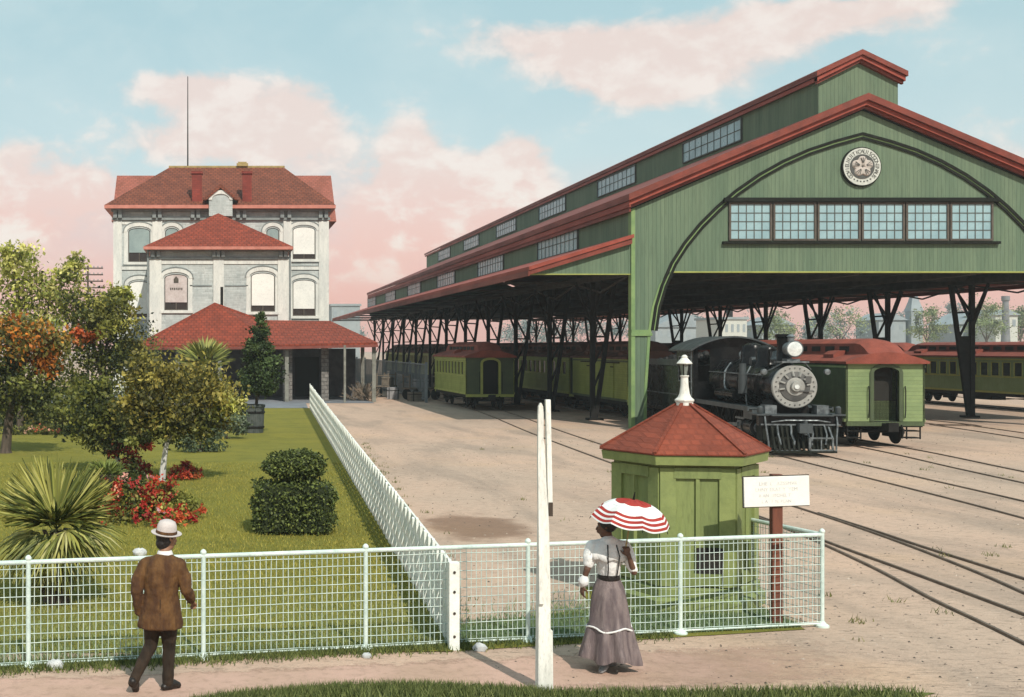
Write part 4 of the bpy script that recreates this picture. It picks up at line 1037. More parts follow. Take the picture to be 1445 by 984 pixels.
for s in (-1, 1):
    for (ya, yb_) in ((Y0+.3, Y0+1.15), (Y0+1.30, Y1-.25)):
        f = .05; b.box(s*(CW-.01),ya,2.15,s*(CW+.02),ya+f,3.15); b.box(s*(CW-.01),yb_-f,2.15,s*(CW+.02),yb_,3.15); b.box(s*(CW-.01),ya+f,2.15,s*(CW+.02),yb_-f,2.15+f); b.box(s*(CW-.01),ya+f,3.15-f,s*(CW+.02),yb_-f,3.15)
    b.tube([(s*(CW+.06),Y0+.02,1.3),(s*(CW+.06),Y0+.02,3.3)], .022, 8)
b.build('window_frame', M['steel'], cb)
MB().box(-CW+.1,Y0+.3,Z0,CW-.1,Y1-.1,2.0).build('backhead', M['inside'], cb)
b = MB()
for s in (-1, 1): b.box(s*(CW+.01),Y0+.05,1.2,s*(CW+.03),Y1-.05,1.26); b.box(s*(CW-.3),Y1-.5,.5,s*CW,Y1,.55); b.box(s*(CW-.05),Y1-.5,.5,s*CW,Y1-.42,1.15)
b.build('cab_step', M['locog'], cb)
set_at(lc, 18.36, 39.7, -6)
# tender
tn = thing('tender', 'black coal tender coupled behind the locomotive cab', 'tender', (0,0,0))
b = MB(); b.box(-1.36,0,1.0,1.36,6.2,2.75); b.box(-1.40,-.05,.85,1.40,6.25,1.0); b.build('tank', M['loco'], tn, bevel=.02)
b = MB()
for s in (-1, 1): b.box(s*1.37,0,2.75,s*1.41,6.2,3.0); b.box(s*1.36,.05,1.55,s*1.375,6.15,1.6)
b.build('coping', M['locog'], tn)
b = MB()
for k in range(140):
    x, y = rnd(-1.15,1.15), rnd(.3,4.2); b.ball((x,y,2.72+.5*(1-abs(x)/1.5)*rnd(.6,1)), rnd(.10,.2), 6, 4)
b.build('coal', M['coal'], tn)['kind'] = 'stuff'
bogie(tn, 1.4); bogie(tn, 4.8)
set_at(tn, 19.78, 51.0, -4)
# ------------------------------------------------------------------ wire fence along the path
FA, FB = G(0, 945), G(1160, 885)
def fpt(x): return V((x, fy(x), 0))
fxs = [FA.x - 2.05, *[lerp(FA.x, FB.x, 0) + 0 for _ in ()]]
def fx_at(px): # world X of a post seen at survey column px on the fence line
    k = (px-CX)/F; a, d = FA, FB-FA
    t = (k*a.y - a.x)/(d.x - k*d.y); return a.x + d.x*t
posts = [fx_at(p) for p in (-215, 40, 287, 516, 745, 960, 1160)]
wf = thing('wire_fence', 'low pale wire mesh fence with pipe posts running along the pink path', 'fence', (fx_at(516), fy(fx_at(516)), 0))
FH = 1.155
def panel(p, q_, parent, h=FH, n_h=11, pitch=.066, name='wire_panel', r=.0043):
    b = MB(); d = q_-p; L = d.length; n = max(2, round(L/pitch))
    for i in range(1, n):
        c = p + d*(i/n) + V((rnd(-.006,.006), 0, 0)); b.tube([c+V((0,0,.06)), c+V((rnd(-.008,.008),rnd(-.006,.006),h*.5)), c+V((rnd(-.006,.006),0,h-.03))], r, 4, False)
    for k in range(n_h):
        z = .07 + (h-.14)*k/(n_h-1); m = 5
        b.tube([p + d*(i/m) + V((0,-.008,z + (rnd(-.006,.006) if 0 < i < m else 0))) for i in range(m+1)], r, 4, False)
    return b.build(name, M['fence'], parent, recalc=False)
pp = [fpt(x) for x in posts]
post0 = None
for i, c in enumerate(pp):
    if post0 is None:
        b = MB(); b.tube([c+V((0,0,0)), c+V((0,0,FH+.03))], .027, 12); b.lathe([(.030,0),(.036,.012),(.034,.03),(.018,.048),(.004,.054)], c+V((0,0,FH+.025)), 12); b.lathe([(.085,0),(.085,.025),(.045,.05),(.034,.07)], c, 14)
        post0 = b.build('post', M['fence'], wf, smooth=True)
    else: inst(post0, wf, c-pp[0])
    if i: panel(pp[i-1], c, wf)
b = MB(); b.tube([c+V((0,0,FH)) for c in pp], .026, 10); b.build('top_rail', M['fence'], wf, smooth=True)
b = MB(); b.tube([c+V((0,.0,.045)) for c in pp], .013, 6); b.build('bottom_rail', M['fence'], wf, smooth=True)
# return panel from the end post back towards the booth
cE = pp[-1]; cR = V((7.12, 17.3, 0))
inst(post0, wf, cR-pp[0])
panel(cE, cR, wf, pitch=.06); MB().tube([cE+V((0,0,FH)), cR+V((0,0,FH))], .028, 10).build('top_rail', M['fence'], wf, smooth=True)

# ------------------------------------------------------------------ white board fence between lawn and yard
pf = thing('board_fence', 'white board fence with tall pickets dividing the lawn from the dirt yard', 'fence', (PK0.x, PK0.y, 0))
dv_ = (PK1-PK0); Lf = dv_.length; ux = dv_.normalized(); nx_ = V((ux.y,-ux.x,0))
def fh(t): return lerp(.98, 1.38, t)
npk = 84
b = MB()
for k, z in enumerate((.16,.42,.68,.92)):
    pa, pb_ = PK0 + V((0,0,z*fh(0)/1.0)), PK1 + V((0,0,z*fh(1)))
    rb = MB().beam(pa + nx_*.02, pb_ + nx_*.02, .03, .12).build('rail', M['picket'], pf)
pk_ = None
for i in range(npk):
    t = (i/(npk-1))**1.25; c = PK0 + dv_*t; h = fh(t)*rnd(.98,1.05); a = math.atan2(ux.y, ux.x)
    w_ = .085; e1, e2 = ux*w_, nx_*.018
    c2 = c - nx_*.022
    big = i in (0,)
    if big: w_ = .055
    b = MB()
    if big:
        b.box(c.x-.06, c.y-.06, 0, c.x+.06, c.y+.06, h*.99)
    else:
        b.add([c2-e1-e2, c2+e1-e2, c2+e1+e2, c2-e1+e2] + [p + V((0,0,h*.985)) for p in (c2-e1-e2, c2+e1-e2, c2+e1+e2, c2-e1+e2)] + [c2-e2+V((0,0,h)), c2+e2+V((0,0,h))],
              [(0,3,2,1),(0,1,5,8,4),(1,2,6,5),(2,3,7,9,6),(3,0,4,7),(4,8,9,7),(8,5,6,9)])
    o = b.build('post' if big else 'picket', M['picket'], pf, bevel=.006 if big else 0)
    if big:
        bb = MB()
        for z in (.16,.42,.66,.88): bb.cyl((c.x,c.y-.062,z*h),(c.x,c.y-.07,z*h), .016, n=10)
        bb.build('bolt', M['bolt'], o)
# ------------------------------------------------------------------ white crossing pole
pb0 = G(766, 975)
cp = thing('crossing_pole', 'tall white pointed timber pole in front of the wire fence', 'pole', (pb0.x, pb0.y, 0))
def cz(y, Y=12.85): return EYE + (CY-y)/F*Y
s_ = pb0.y/F
b = MB(); b.loft([[pb0+V((sx*w_/2+dx, sy*w_/2, z)) for sx, sy in ((-1,-1),(1,-1),(1,1),(-1,1))] for z, w_, dx in ((0,.128,0),(1.0,.122,.004),(1.7,.098,.004),(2.05,.066,.0),(2.50,.034,.0),(2.56,.012,.0))])
b.build('main_post', M['white'], cp, bevel=.008)
b = MB(); b.loft([[pb0+V((sx*w_/2+dx, -.075+sy*.022, z)) for sx, sy in ((-1,-1),(1,-1),(1,1),(-1,1))] for z, w_, dx in ((.9,.05,-.035),(2.3,.056,-.045),(2.82,.056,-.043),(2.90,.046,-.043),(2.935,.012,-.043))])
b.build('pointed_lath', M['white'], cp, bevel=.004)
b = MB(); b.beam(pb0+V((.075,.01,1.80)), pb0+V((.052,.01,2.965)), .05, .05, (0,1,0)); b.build('square_lath', M['white'], cp, bevel=.004)
b = MB(); b.beam(pb0+V((.08,.0,0)), pb0+V((.074,0,.62)), .035, .08, (0,1,0)); b.build('stub_board', M['white'], cp, bevel=.004)
b = MB(); b.box(pb0.x+.055,pb0.y-.03,1.78,pb0.x+.095,pb0.y+.04,1.92); b.build('iron_strap', M['bolt'], cp)
# ------------------------------------------------------------------ hexagonal watchman's booth
BC = V((6.36, 17.42, 0)); BRAD = .97
bt = thing('watchman_booth', 'small hexagonal green booth with red shingle roof and white lamp finial', 'booth', BC)
ang = [R(-39+60*k) for k in range(6)]                    # measured from the viewer side
def hx(r, z): return [BC + V((r*math.sin(a), -r*math.cos(a), z)) for a in ang]
zE, zA = 2.05, 2.72
MB().loft([hx(BRAD-.03,.05), hx(BRAD-.03,1.95)]).build('wall', M['booth'], bt)
b = MB(); b.loft([hx(BRAD+.10,0), hx(BRAD+.10,.16), hx(BRAD+.03,.20)]); b.loft([hx(BRAD+.02,.205), hx(BRAD+.02,.30), hx(BRAD-.03,.34)]); b.build('plinth', M['booth'], bt)
for k in range(6):                                       # corner posts, one on each angle
    a = ang[k]; c = BC + V((BRAD*.975*math.sin(a), -BRAD*.975*math.cos(a), 0))
    b = MB()
    for sg in (-1, 1):
        t_ = a + sg*R(60); d = V((math.sin(a+sg*R(120)), -math.cos(a+sg*R(120)), 0)); nrm = V((math.sin(a+sg*R(30)), -math.cos(a+sg*R(30)), 0))
        p0 = c + nrm*.012; b.beam(p0 + d*.10 + V((0,0,.345)), p0 + d*.10 + V((0,0,1.90)), .035, .20, tuple(nrm.cross(V((0,0,1))))) 
    b.build('corner_post', M['boothl'], bt)
b = MB()
for k in range(6):
    p, q_ = hx(BRAD*.99, 0)[k], hx(BRAD*.99, 0)[(k+1)%6]
    b.beam(lerp(p,q_,.19)+V((0,0,1.84)), lerp(p,q_,.81)+V((0,0,1.84)), .05, .14); b.beam(lerp(p,q_,.19)+V((0,0,.44)), lerp(p,q_,.81)+V((0,0,.44)), .05, .16)
    b.beam(lerp(p,q_,.5)+V((0,0,.52)), lerp(p,q_,.5)+V((0,0,1.77)), .05, .03)
b.build('panel_rail', M['booth'], bt)
p, q_ = hx(BRAD*.985,0)[0], hx(BRAD*.985,0)[1]
nrm = V((math.sin(ang[0]+R(30)), -math.cos(ang[0]+R(30)), 0))
MB().beam(lerp(p,q_,.66)+nrm*-.045+V((0,0,.36)), lerp(p,q_,.66)+nrm*-.045+V((0,0,.86)), .34, .14, tuple(nrm)).build('hatch', M['inside'], bt)
b = MB(); b.loft([hx(BRAD+.09,1.945), hx(BRAD+.12,1.95), hx(BRAD+.14,2.07), hx(BRAD+.03,2.075)]); b.build('eave_board', M['boothl'], bt)
ro = MB().loft([hx(BRAD+.165,2.08), hx(BRAD+.165,2.10), hx(.09,zA)]).build('roof', M['bshing'], bt)
b = MB()
for k in range(6): b.beam(hx(BRAD+.16,2.112)[k], hx(.10,zA+.01)[k], .045, .02)
b.build('hip_cap', M['bshing'], ro)
lp = MB().lathe([(.115,-.03),(.115,.02),(.128,.035),(.128,.055),(.088,.09),(.068,.14),(.053,.25),(.048,.36),(.060,.375),(.060,.39),(.035,.395)], BC+V((0,0,zA)), 24).build('finial', M['white'], bt, smooth=True)
z0 = zA+.393
ln = MB().lathe([(.050,0),(.076,.145),(.078,.155)], BC+V((0,0,z0)), 6).build('lantern', M['lamp'], bt)
MB().lathe([(.100,.153),(.105,.163),(.052,.225),(.040,.235),(.040,.258),(.018,.28)], BC+V((0,0,z0)), 16).build('lantern_cap', M['white'], ln, smooth=True)
b = MB()
for k in range(6):
    a = 2*math.pi*k/6; b.beam(BC+V((.052*math.cos(a),.052*math.sin(a),z0)), BC+V((.078*math.cos(a),.078*math.sin(a),z0+.155)), .012,.012)
b.build('lantern_bar', M['iron'], ln)
b = MB(); c = BC + V((.93,.32,0)); b.box(c.x,c.y-.05,0,c.x+.09,c.y+.05,1.9); b.build('downpipe', M['fence'], bt)
# ------------------------------------------------------------------ notice board
sb = G(1095, 882)
sg_ = thing('notice_board', 'white notice board with faded lettering on a brown post behind the wire fence', 'sign', sb)
MB().box(sb.x-.065, sb.y-.05, 0, sb.x+.065, sb.y+.05, 1.90).build('post', M['signp'], sg_, bevel=.006)
zc = 1.685
def sv(x, y): return ((x-CX)/F*(sb.y-.07), EYE + (CY-y)/F*(sb.y-.07))
qa, qb, qc, qd = sv(1049,674), sv(1141,671), sv(1142,713), sv(1050,716)
bd = MB().prism([qa,qb,qc,qd], sb.y-.085, sb.y-.055).build('board', M['signw'], sg_, bevel=.004)
MB().prism([(qa[0]-.012,qa[1]+.012),(qb[0]+.012,qb[1]+.012),(qc[0]+.012,qc[1]-.012),(qd[0]-.012,qd[1]-.012)], sb.y-.054, sb.y-.051).build('board_edge', M['bolt'], bd)
b = MB(); cxm = (qa[0]+qb[0])/2
for k, (line, dx, sz) in enumerate((('LHE  L . AZSSMVR', .02, .062), ('LHNY ERAT Y  YEM', .0, .062), ('B AN   ITCHEL T', -.02, .055), ('L A   I  N. PLAN', .0, .055))):
    vs, fs = text_mesh(line, sz, .001)
    b.add([(cxm+dx+v.x, sb.y-.0865-v.z, lerp(qa[1],qd[1],.20+.20*k)+.004*0+v.y + v.x*.03) for v in vs], fs)
b.build('lettering', M['signt'], bd, recalc=False)
# ------------------------------------------------------------------ rocks and yard clutter
def rock(x, y, r, label):
    b = MB(); b.ball((x, y, r*.45), r, 12, 8, (1.1,.9,.75)); b.v = [tuple(V(v) + V((rnd(-1,1),rnd(-1,1),rnd(-1,1)))*r*.14) for v in b.v]
    return tag(b.build('rock', M['rock'], smooth=True, angle=50), label, 'rock')
g = G(77, 946); rock(g.x, g.y+.05, .085, 'pale rock at the foot of the wire fence beside its first post')
g = G(677, 918); rock(g.x, g.y-.02, .075, 'bluish pale rock at the fence foot beside the big bolted fence post')
g = G(517, 928); rock(g.x, g.y-.02, .05, 'small pale rock at the fence foot between man and bolted post')
g = G(197, 785); rock(g.x, g.y, .11, 'white rock on the lawn beside the man\'s hat and the palm')
g = G(242, 705); rock(g.x, g.y, .12, 'bluish white rock beside the whitewashed trunk and red flowers')

cart = thing('baggage_cart', 'flat baggage cart loaded by the tall grey fence near the porch', 'baggage cart', (0,0,0), 'baggage carts beside the porch')
MB().box(-1.2,-.5,.72,1.2,.5,.82).build('deck', M['crate'], cart)
for s in (-1, 1):
    for k in (-.75, .75):
        w = MB(); w.lathe([(.33,-.03),(.36,-.03),(.36,.03),(.33,.03)], (k,s*.56,.36), 20, 'y')
        for j in range(8): a = math.pi*j/4; w.beam((k,s*.56,.36),(k+.33*math.cos(a),s*.56,.36+.33*math.sin(a)),.035,.035,(0,1,0))
        w.build('wheel', M['iron'], cart)
b = MB()
for x in (-1.15, 1.15):
    for y in (-.4, .4): b.box(x-.04,y-.04,.82,x+.04,y+.04,1.7)
    b.box(x-.03,-.45,1.5,x+.03,.45,1.58)
b.beam((1.2,0,.7),(2.1,0,.35),.06,.06); b.build('stake', M['crate'], cart)
cart.location = (11.4, 88.5, 0); cart.rotation_euler = (0,0,R(70))
copy_thing(cart, (13.1, 83.8, 0), R(25), 'flat baggage cart nearer the lone short coach, drawbar out')
def box_thing(name, x, y, z, sx, sy, sz, rz, m, label, cat):
    t = thing(name, label, cat, (x,y,z)); t.rotation_euler = (0,0,0)
    o = MB().box(x-sx/2,y-sy/2,z,x+sx/2,y+sy/2,z+sz).build('case', m, t, bevel=.02)
    MB().box(x-sx/2-.01,y-sy/2-.01,z+sz*.72,x+sx/2+.01,y+sy/2+.01,z+sz*.78).box(x-sx*.3-.02,y-sy/2-.015,z-.0+.005,x-sx*.3+.03,y-sy/2-.011,z+sz).build('strap', M['iron'], o)
    t.rotation_euler = (0,0,R(rz)); return t
box_thing('travel_trunk', 13.1, 83.8, .82, .9, .55, .55, 25, M['trunkl'], 'pale grey travel trunk riding on the cart nearer the lone coach', 'trunk')
box_thing('travel_trunk', 11.5, 88.6, .82, .8, .7, .6, 70, M['crate'], 'brown travel trunk riding on the cart nearer the porch', 'trunk')
box_thing('crate', 12.4, 81.6, 0, .9, .7, .6, 10, M['crate'], 'weathered crate standing on the dirt before the baggage carts', 'crate')
box_thing('crate', 11.35, 84.6, 0, .7, .6, .8, -20, M['trunkl'], 'pale canvas-covered crate between the two baggage carts', 'crate')
b = MB()
for k in range(170):
    a, r = rnd(0,6.28), rnd(0,.9); c = V((9.05+r*math.cos(a)*1.1, 82.2+r*math.sin(a)*.6, rnd(0,.25)))
    b.beam(c, c + V((rnd(-.7,.7), rnd(-.4,.4), rnd(.2,1.3)*(1-r*.7))), .03, .03)
tag(b.build('brush_heap', M['brush']), 'heap of dry brushwood under the porch end', 'brush heap')
tf = thing('iron_fence', 'tall grey iron bar fence behind the baggage carts', 'fence', (12.75, 90, 0))
b = MB()
for k in range(150): y = lerp(79.5, 128, k/149); b.beam((12.75,y,.1),(12.75,y,2.4),.03,.03)
m_ = mat('blue_grey_iron', (.20,.235,.255), (.14,.165,.18), 2, .6)
b.build('bars', m_, tf)['kind'] = 'stuff'
MB().box(12.72,79.5,2.36,12.78,128,2.44).box(12.72,79.5,.2,12.78,128,.27).build('rail', m_, tf)
for k in range(8): y = lerp(79.5,128,k/7); MB().box(12.67,y-.07,0,12.83,y+.07,2.55).build('post', m_, tf)
# ------------------------------------------------------------------ plants
def leaf_at(b, p, l, col, up=.35):
    d = V((random.gauss(0,1), random.gauss(0,1), random.gauss(0,1)-.25)).normalized()
    n = V((random.gauss(0,1), random.gauss(0,1), random.gauss(up,1))); s = d.cross(n)
    if s.length < .05: return
    s = s.normalized()*(l*.30)
    b.add([p, p+d*l*.5+s, p+d*l, p+d*l*.5-s], [(0,1,2,3)], col)
def crown(blobs, n, leaf, cols, name='crown', parent=None, m='leaf', spread=.30, fill=.42, clumps=26):
    """blobs: (centre, (rx,ry,rz), weight[, own colours]); leaves gather in clumps, some light and some dark"""
    b = MB(); tot = sum(q_[2] for q_ in blobs)
    for q_ in blobs:
        c, r, w_ = V(q_[0]), q_[1], q_[2]; cc = q_[3] if len(q_) > 3 else cols
        nc = max(4, int(clumps*w_)); nl = int(n*w_/tot/nc)
        for k in range(nc):
            d = V((random.gauss(0,1), random.gauss(0,1), random.gauss(0,1))).normalized(); u = random.random()**fill
            cp_ = c + V((d.x*r[0], d.y*r[1], d.z*r[2]))*u; base = random.choice(cc); k_ = rnd(.5,1.45)
            sg = spread*(r[0]+r[2])/2*rnd(.6,1.2)
            for i in range(nl):
                p = cp_ + V((random.gauss(0,sg), random.gauss(0,sg), random.gauss(0,sg*.75)))
                t = k_*rnd(.75,1.25); leaf_at(b, p, leaf*rnd(.6,1.3), tuple(x*t for x in base))
    return b.build(name, M[m], parent, recalc=False)
def limbs(base, tops, r, m, parent, name='trunk', fork=.55):
    b = MB(); base = V(base); c = sum((V(t) for t in tops), V((0,0,0)))/len(tops)
    f = base + (c-base)*fork; f.x = base.x + (c.x-base.x)*fork*.6
    mid = (base+f)/2 + V((rnd(-.05,.05),0,0))
    b.tube([base-V((0,0,.05)), base+V((0,0,.12)), mid, f], [r*1.5, r*1.05, r*.9, r*.75], 10)
    for t in tops:
        t = V(t); k = lerp(f,t,.5)+V((rnd(-.1,.1),rnd(-.1,.1),rnd(0,.12))); b.tube([f-V((0,0,.05)), k, t], [r*.6, r*.4, r*.15], 7)
        for j in range(3):
            e = lerp(k,t,.3*j) ; b.tube([e, e+V((rnd(-.5,.5),rnd(-.5,.5),rnd(.1,.6)))*max(.4,(t-f).length*.5)], [r*.25,r*.06], 5)
    return b.build(name, m, parent, smooth=True)
def pb(x, y, Y, rx, ry, w_=1, cols=None, dep=1.0):
    p = P(x,y,Y); s = Y/F
    return (p, (rx*s, rx*s*dep, ry*s), w_) + ((cols,) if cols else ())
YG = [(.42,.42,.10), (.33,.34,.07), (.55,.52,.18), (.19,.22,.05)]
DG = [(.055,.068,.018), (.09,.105,.024), (.17,.18,.04), (.03,.042,.014)]
OL = [(.24,.20,.040), (.17,.15,.032), (.34,.285,.07), (.075,.075,.021), (.14,.14,.034)]
OR = [(.50,.17,.025), (.46,.25,.04), (.58,.30,.05), (.16,.14,.03), (.06,.065,.018), (.40,.13,.02)]
RD = [(.45,.055,.03), (.36,.06,.03), (.25,.07,.03)]
MG = [(.18,.185,.036), (.24,.24,.048), (.075,.09,.024), (.34,.32,.075)]
def tree(label, base, blobs, n, leaf, cols, tops=None, r=.12, tm='trunk', clumps=26, name='tree', cat='tree', group=None, **kw):
    t = thing(name, label, cat, base, group)
    crown(blobs, n, leaf, cols, parent=t, clumps=clumps, **kw)
    limbs(base, tops or [q_[0] for q_ in blobs[:5]], r, M[tm], t)
    return t
tree('tall airy tree with pale yellow-green leaves against the pink sky', G(28,607), [pb(40,395,53,46,42,1.2), pb(92,398,53,28,34,.7), pb(12,440,53,40,48,1), pb(70,445,53,46,40,1), pb(24,360,53,26,18,.5), pb(60,500,53,60,45,.8,MG), pb(15,365,53,20,16,.3), pb(102,372,53,12,16,.25)], 6800, .20, YG, r=.14, clumps=30, spread=.26)
tree('orange-leaved tree with dark green lower boughs on the lawn behind the palm', G(8,640), [pb(30,478,41.5,48,34,1,OR), pb(66,505,41.5,26,26,.6,OR), pb(20,540,41.5,52,44,1.1,DG), pb(60,560,41.5,36,30,.7,DG), pb(-20,500,41.5,50,60,.8,DG), pb(80,480,41.5,16,16,.3,OR)], 7500, .17, DG, r=.17, clumps=30)
tree('dark green dense tree with a red-orange tuft, beside the station house', G(140,617), [pb(140,470,49,44,50,1.1), pb(118,440,49,34,32,.8,MG), pb(165,440,49,26,34,.7,MG), pb(160,510,49,34,36,.9), pb(186,480,49,13,46,.6,OL), pb(122,474,48.2,17,11,.4,[(.42,.09,.025),(.36,.12,.03)]), pb(168,414,49,20,14,.3,YG), pb(152,450,48,30,30,.6,MG), pb(110,540,49,30,40,.7,MG)], 9500, .17, DG, r=.16, clumps=32)
tree('small dark round tree on a slim pale trunk, red blooms at its lower edge', G(172,668), [pb(136,575,35,38,42,1.2), pb(158,606,35,34,30,.9), pb(120,600,35,26,28,.5), pb(155,632,34.6,14,9,.35,RD+DG)], 6500, .13, DG+MG[:1], tops=[P(140,570,35),P(160,600,35),P(120,600,35)], r=.075, tm='trunkw', clumps=30)
tree('wide olive-green round tree on a whitewashed trunk above the red flower bed', G(229,681), [pb(245,560,32.6,64,48,1.5), pb(205,530,32.6,34,34,.7), pb(295,560,32.6,40,42,.9), pb(225,598,32.6,48,22,.9,DG), pb(268,596,32.6,40,20,.7,DG), pb(190,585,32.6,26,36,.6,OL), pb(318,572,32.6,24,26,.4,YG), pb(200,622,32.2,22,10,.3,RD+DG)], 13000, .125, OL, tops=[P(230,570,32.6),P(205,545,32.6),P(270,560,32.6),P(300,575,32.6),P(250,590,32.6)], r=.085, tm='trunkw', clumps=30)
# --- shrubs behind, each a plant of its own
def shrub(label, x, y0, Y, rx, ry, n, leaf, cols, name='shrub', cat='shrub', k=14):
    g = P(x, y0, Y); g.z = 0
    t = thing(name, label, cat, g)
    crown([pb(x, y0-ry*.9, Y, rx, ry, 1, None, .8), pb(x-rx*.5, y0-ry*.6, Y, rx*.6, ry*.6, .5), pb(x+rx*.5, y0-ry*.65, Y, rx*.6, ry*.6, .5)], n, leaf, cols, 'foliage', t, clumps=k)
    limbs(g, [P(x,y0-ry,Y), P(x-rx*.5,y0-ry*.7,Y), P(x+rx*.5,y0-ry*.7,Y)], .03, M['trunk'], t, 'stem', .3)
    return t
shrub('light olive shrub between the orange tree and the small dark tree', 88, 607, 54, 46, 34, 1800, .16, OL+YG[:1])
shrub('pale green rounded shrub at the foot of the dark dense tree', 170, 600, 56, 34, 34, 1500, .16, OL+MG)
shrub('tall dark shrub at the far lawn edge behind the orange tree', 20, 603, 57, 46, 50, 2200, .18, DG)
shrub('dark shrub standing against the porch below the white bay wall', 206, 575, 76, 15, 62, 1500, .2, DG)
shrub('olive shrub behind the wide round tree, next to the porch posts', 215, 580, 66, 40, 34, 1600, .18, MG)
shrub('grey-green low bush at the foot of the wide round tree', 284, 640, 42, 30, 17, 1500, .11, [(.10,.14,.075),(.14,.18,.10),(.07,.10,.05)])
shrub('bluish leafy bush beside the grey tub', 320, 612, 48, 26, 22, 1200, .13, [(.13,.17,.10),(.18,.22,.14),(.08,.11,.06)])
shrub('dense dark shrub filling the corner beyond the tall airy tree', -30, 610, 56, 60, 60, 2200, .2, DG)
shrub('sparse green bush at the porch front seen past the wide round tree', 262, 572, 70, 40, 32, 1500, .18, MG)
# low hedge with blossoms along the far lawn edge
hg = thing('hedge', 'low dark hedge dotted with pink blossoms across the far lawn', 'hedge', P(70,618,50.5)*1.0)
crown([pb(10+26*k, 613, 50.5, 20, 9, 1) for k in range(6)], 3600, .10, DG, 'foliage', hg, clumps=12)
crown([pb(40+16*k, 606, 50.3, 9, 4, 1) for k in range(6)], 260, .10, [(.5,.12,.07),(.6,.36,.26),(.4,.09,.05)], 'blossom', hg, 'petal', clumps=4)
# --- conical tree in a tub
tb = G(357, 611)
tu = thing('plant_tub', 'grey wooden tub on the lawn holding the dark conical tree', 'planter', tb)
MB().lathe([(.42,0),(.44,.3),(.47,1.05),(.50,1.06),(.50,1.16),(.44,1.16),(.43,1.02),(.02,1.0)], tb, 28).build('tub', M['tub'], tu, smooth=True)
MB().lathe([(.45,.20),(.465,.21),(.47,.28),(.455,.29)], tb, 28).build('hoop', M['iron'], tu); MB().lathe([(.475,.80),(.49,.81),(.495,.88),(.48,.89)], tb, 28).build('hoop', M['iron'], tu)
ct = thing('conical_tree', 'dark green conical tree growing in the grey tub', 'tree', tb+V((.12,0,1.0)))
crown([pb(367,449,51,5,10,.35), pb(367,468,51,12,14,.6), pb(367,490,51,20,16,.9), pb(368,512,51,26,17,1.1), pb(367,532,51,31,16,1.1), pb(366,546,51,25,10,.7)], 9000, .13, [(.04,.065,.022),(.06,.095,.03),(.09,.13,.04),(.03,.048,.016)], parent=ct, clumps=44, spread=.22)
MB().tube([tb+V((.12,0,.95)), tb+V((.2,0,1.9)), P(367,470,51)], [.07,.055,.02], 8).build('trunk', M['trunk'], ct, smooth=True)
# --- clipped topiary in two tiers
tp = G(417, 758)+V((0,.6,0))
to = thing('topiary_bush', 'clipped dark bush on the lawn, boxy below and rounded on top', 'bush', tp)
def clipped(name, c, r, n, box, leaf):
    b = MB(); c = V(c)  # solid core under the leaves, painted dark as the bush's shaded inside
    if box: b.add(*(lambda m: (m.v, m.f))(MB().box(c.x-r[0]*.8,c.y-r[1]*.8,c.z-r[2]*.85,c.x+r[0]*.8,c.y+r[1]*.8,c.z+r[2]*.8)), (.022,.032,.010))
    else: b.add(*(lambda m: (m.v, m.f))(MB().ball(c, 1, 12, 8, tuple(x*.8 for x in r))), (.022,.032,.010))
    for i in range(n):
        d = V((random.gauss(0,1), random.gauss(0,1), random.gauss(0,1))).normalized()
        if box:
            e = 7; s = (abs(d.x)**e+abs(d.y)**e+abs(d.z)**e)**(1/e); d = d/s
        u = rnd(.76,1.0)*(1+.05*math.sin(d.x*5+d.z*7)+.03*math.sin(d.x*17+d.y*9))
        p = c + V((d.x*r[0], d.y*r[1], d.z*r[2]))*u
        col = random.choice([(.05,.07,.018),(.08,.105,.026),(.12,.15,.036),(.17,.20,.05),(.035,.05,.014)]); t = rnd(.7,1.25)
        leaf_at(b, p, leaf*rnd(.6,1.3), tuple(x*t for x in col), .8)
    return b.build(name, M['leafd'], to, recalc=False)
s_ = tp.y/F
clipped('lower_tier', tp+V((0,0,.50)), (.77,.62,.50), 11000, True, .062)
clipped('upper_tier', P(416,657,tp.y), (.61,.50,.30), 7000, False, .062)
MB().tube([tp, tp+V((0,0,1.2))], [.06,.04], 8).build('stem', M['trunk'], to)
# --- flower beds
def bed(label, x, y, Y, rx, ry, n, nf, fcols, leafs=MG):
    g = P(x, y, Y); g.z = 0; t = thing('flower_bed', label, 'flower bed', g)
    bl = [pb(x,y-ry*.5,Y,rx*.6,ry*.6,1.2,None,.7), pb(x-rx*.55,y-ry*.30,Y,rx*.42,ry*.4,.7), pb(x+rx*.55,y-ry*.35,Y,rx*.42,ry*.45,.7), pb(x,y-ry*.2,Y-.5,rx*.8,ry*.3,.9)]
    crown(bl, n, .085, leafs, 'foliage', t, clumps=30)
    b = MB()
    for q_ in bl:
        for k in range(int(nf*q_[2])):
            d = V((random.gauss(0,1), -abs(random.gauss(0,1))-.3, abs(random.gauss(0,.9)))).normalized()
            p = q_[0] + V((d.x*q_[1][0], d.y*q_[1][1], d.z*q_[1][2]))*rnd(1.0,1.25); c = random.choice(fcols); c = tuple(z*rnd(.7,1.2) for z in c)
            for j in range(random.choice((4,9,15))):
                pp_ = p + V((random.gauss(0,.05),random.gauss(0,.04),random.gauss(0,.045)))
                for h in range(4): leaf_at(b, pp_, .075, c, .4)
    b.build('blossom', M['petal'], t, recalc=False); return t
FR = [(.50,.05,.028),(.42,.035,.024),(.58,.12,.05),(.33,.028,.02),(.52,.075,.035)]
bed('large flower bed of red and orange blossoms beside the man\'s hat', 197, 746, 25.8, 84, 70, 10500, 20, FR+FR+[(.70,.45,.38)])
bed('small red flower bed behind the whitewashed trunk', 262, 676, 33.8, 20, 20, 700, 12, FR)
bed('tuft of dark red blossoms at the foot of the slim pale trunk', 186, 672, 34.4, 26, 34, 1300, 7, [(.45,.04,.03),(.35,.05,.03)], DG)
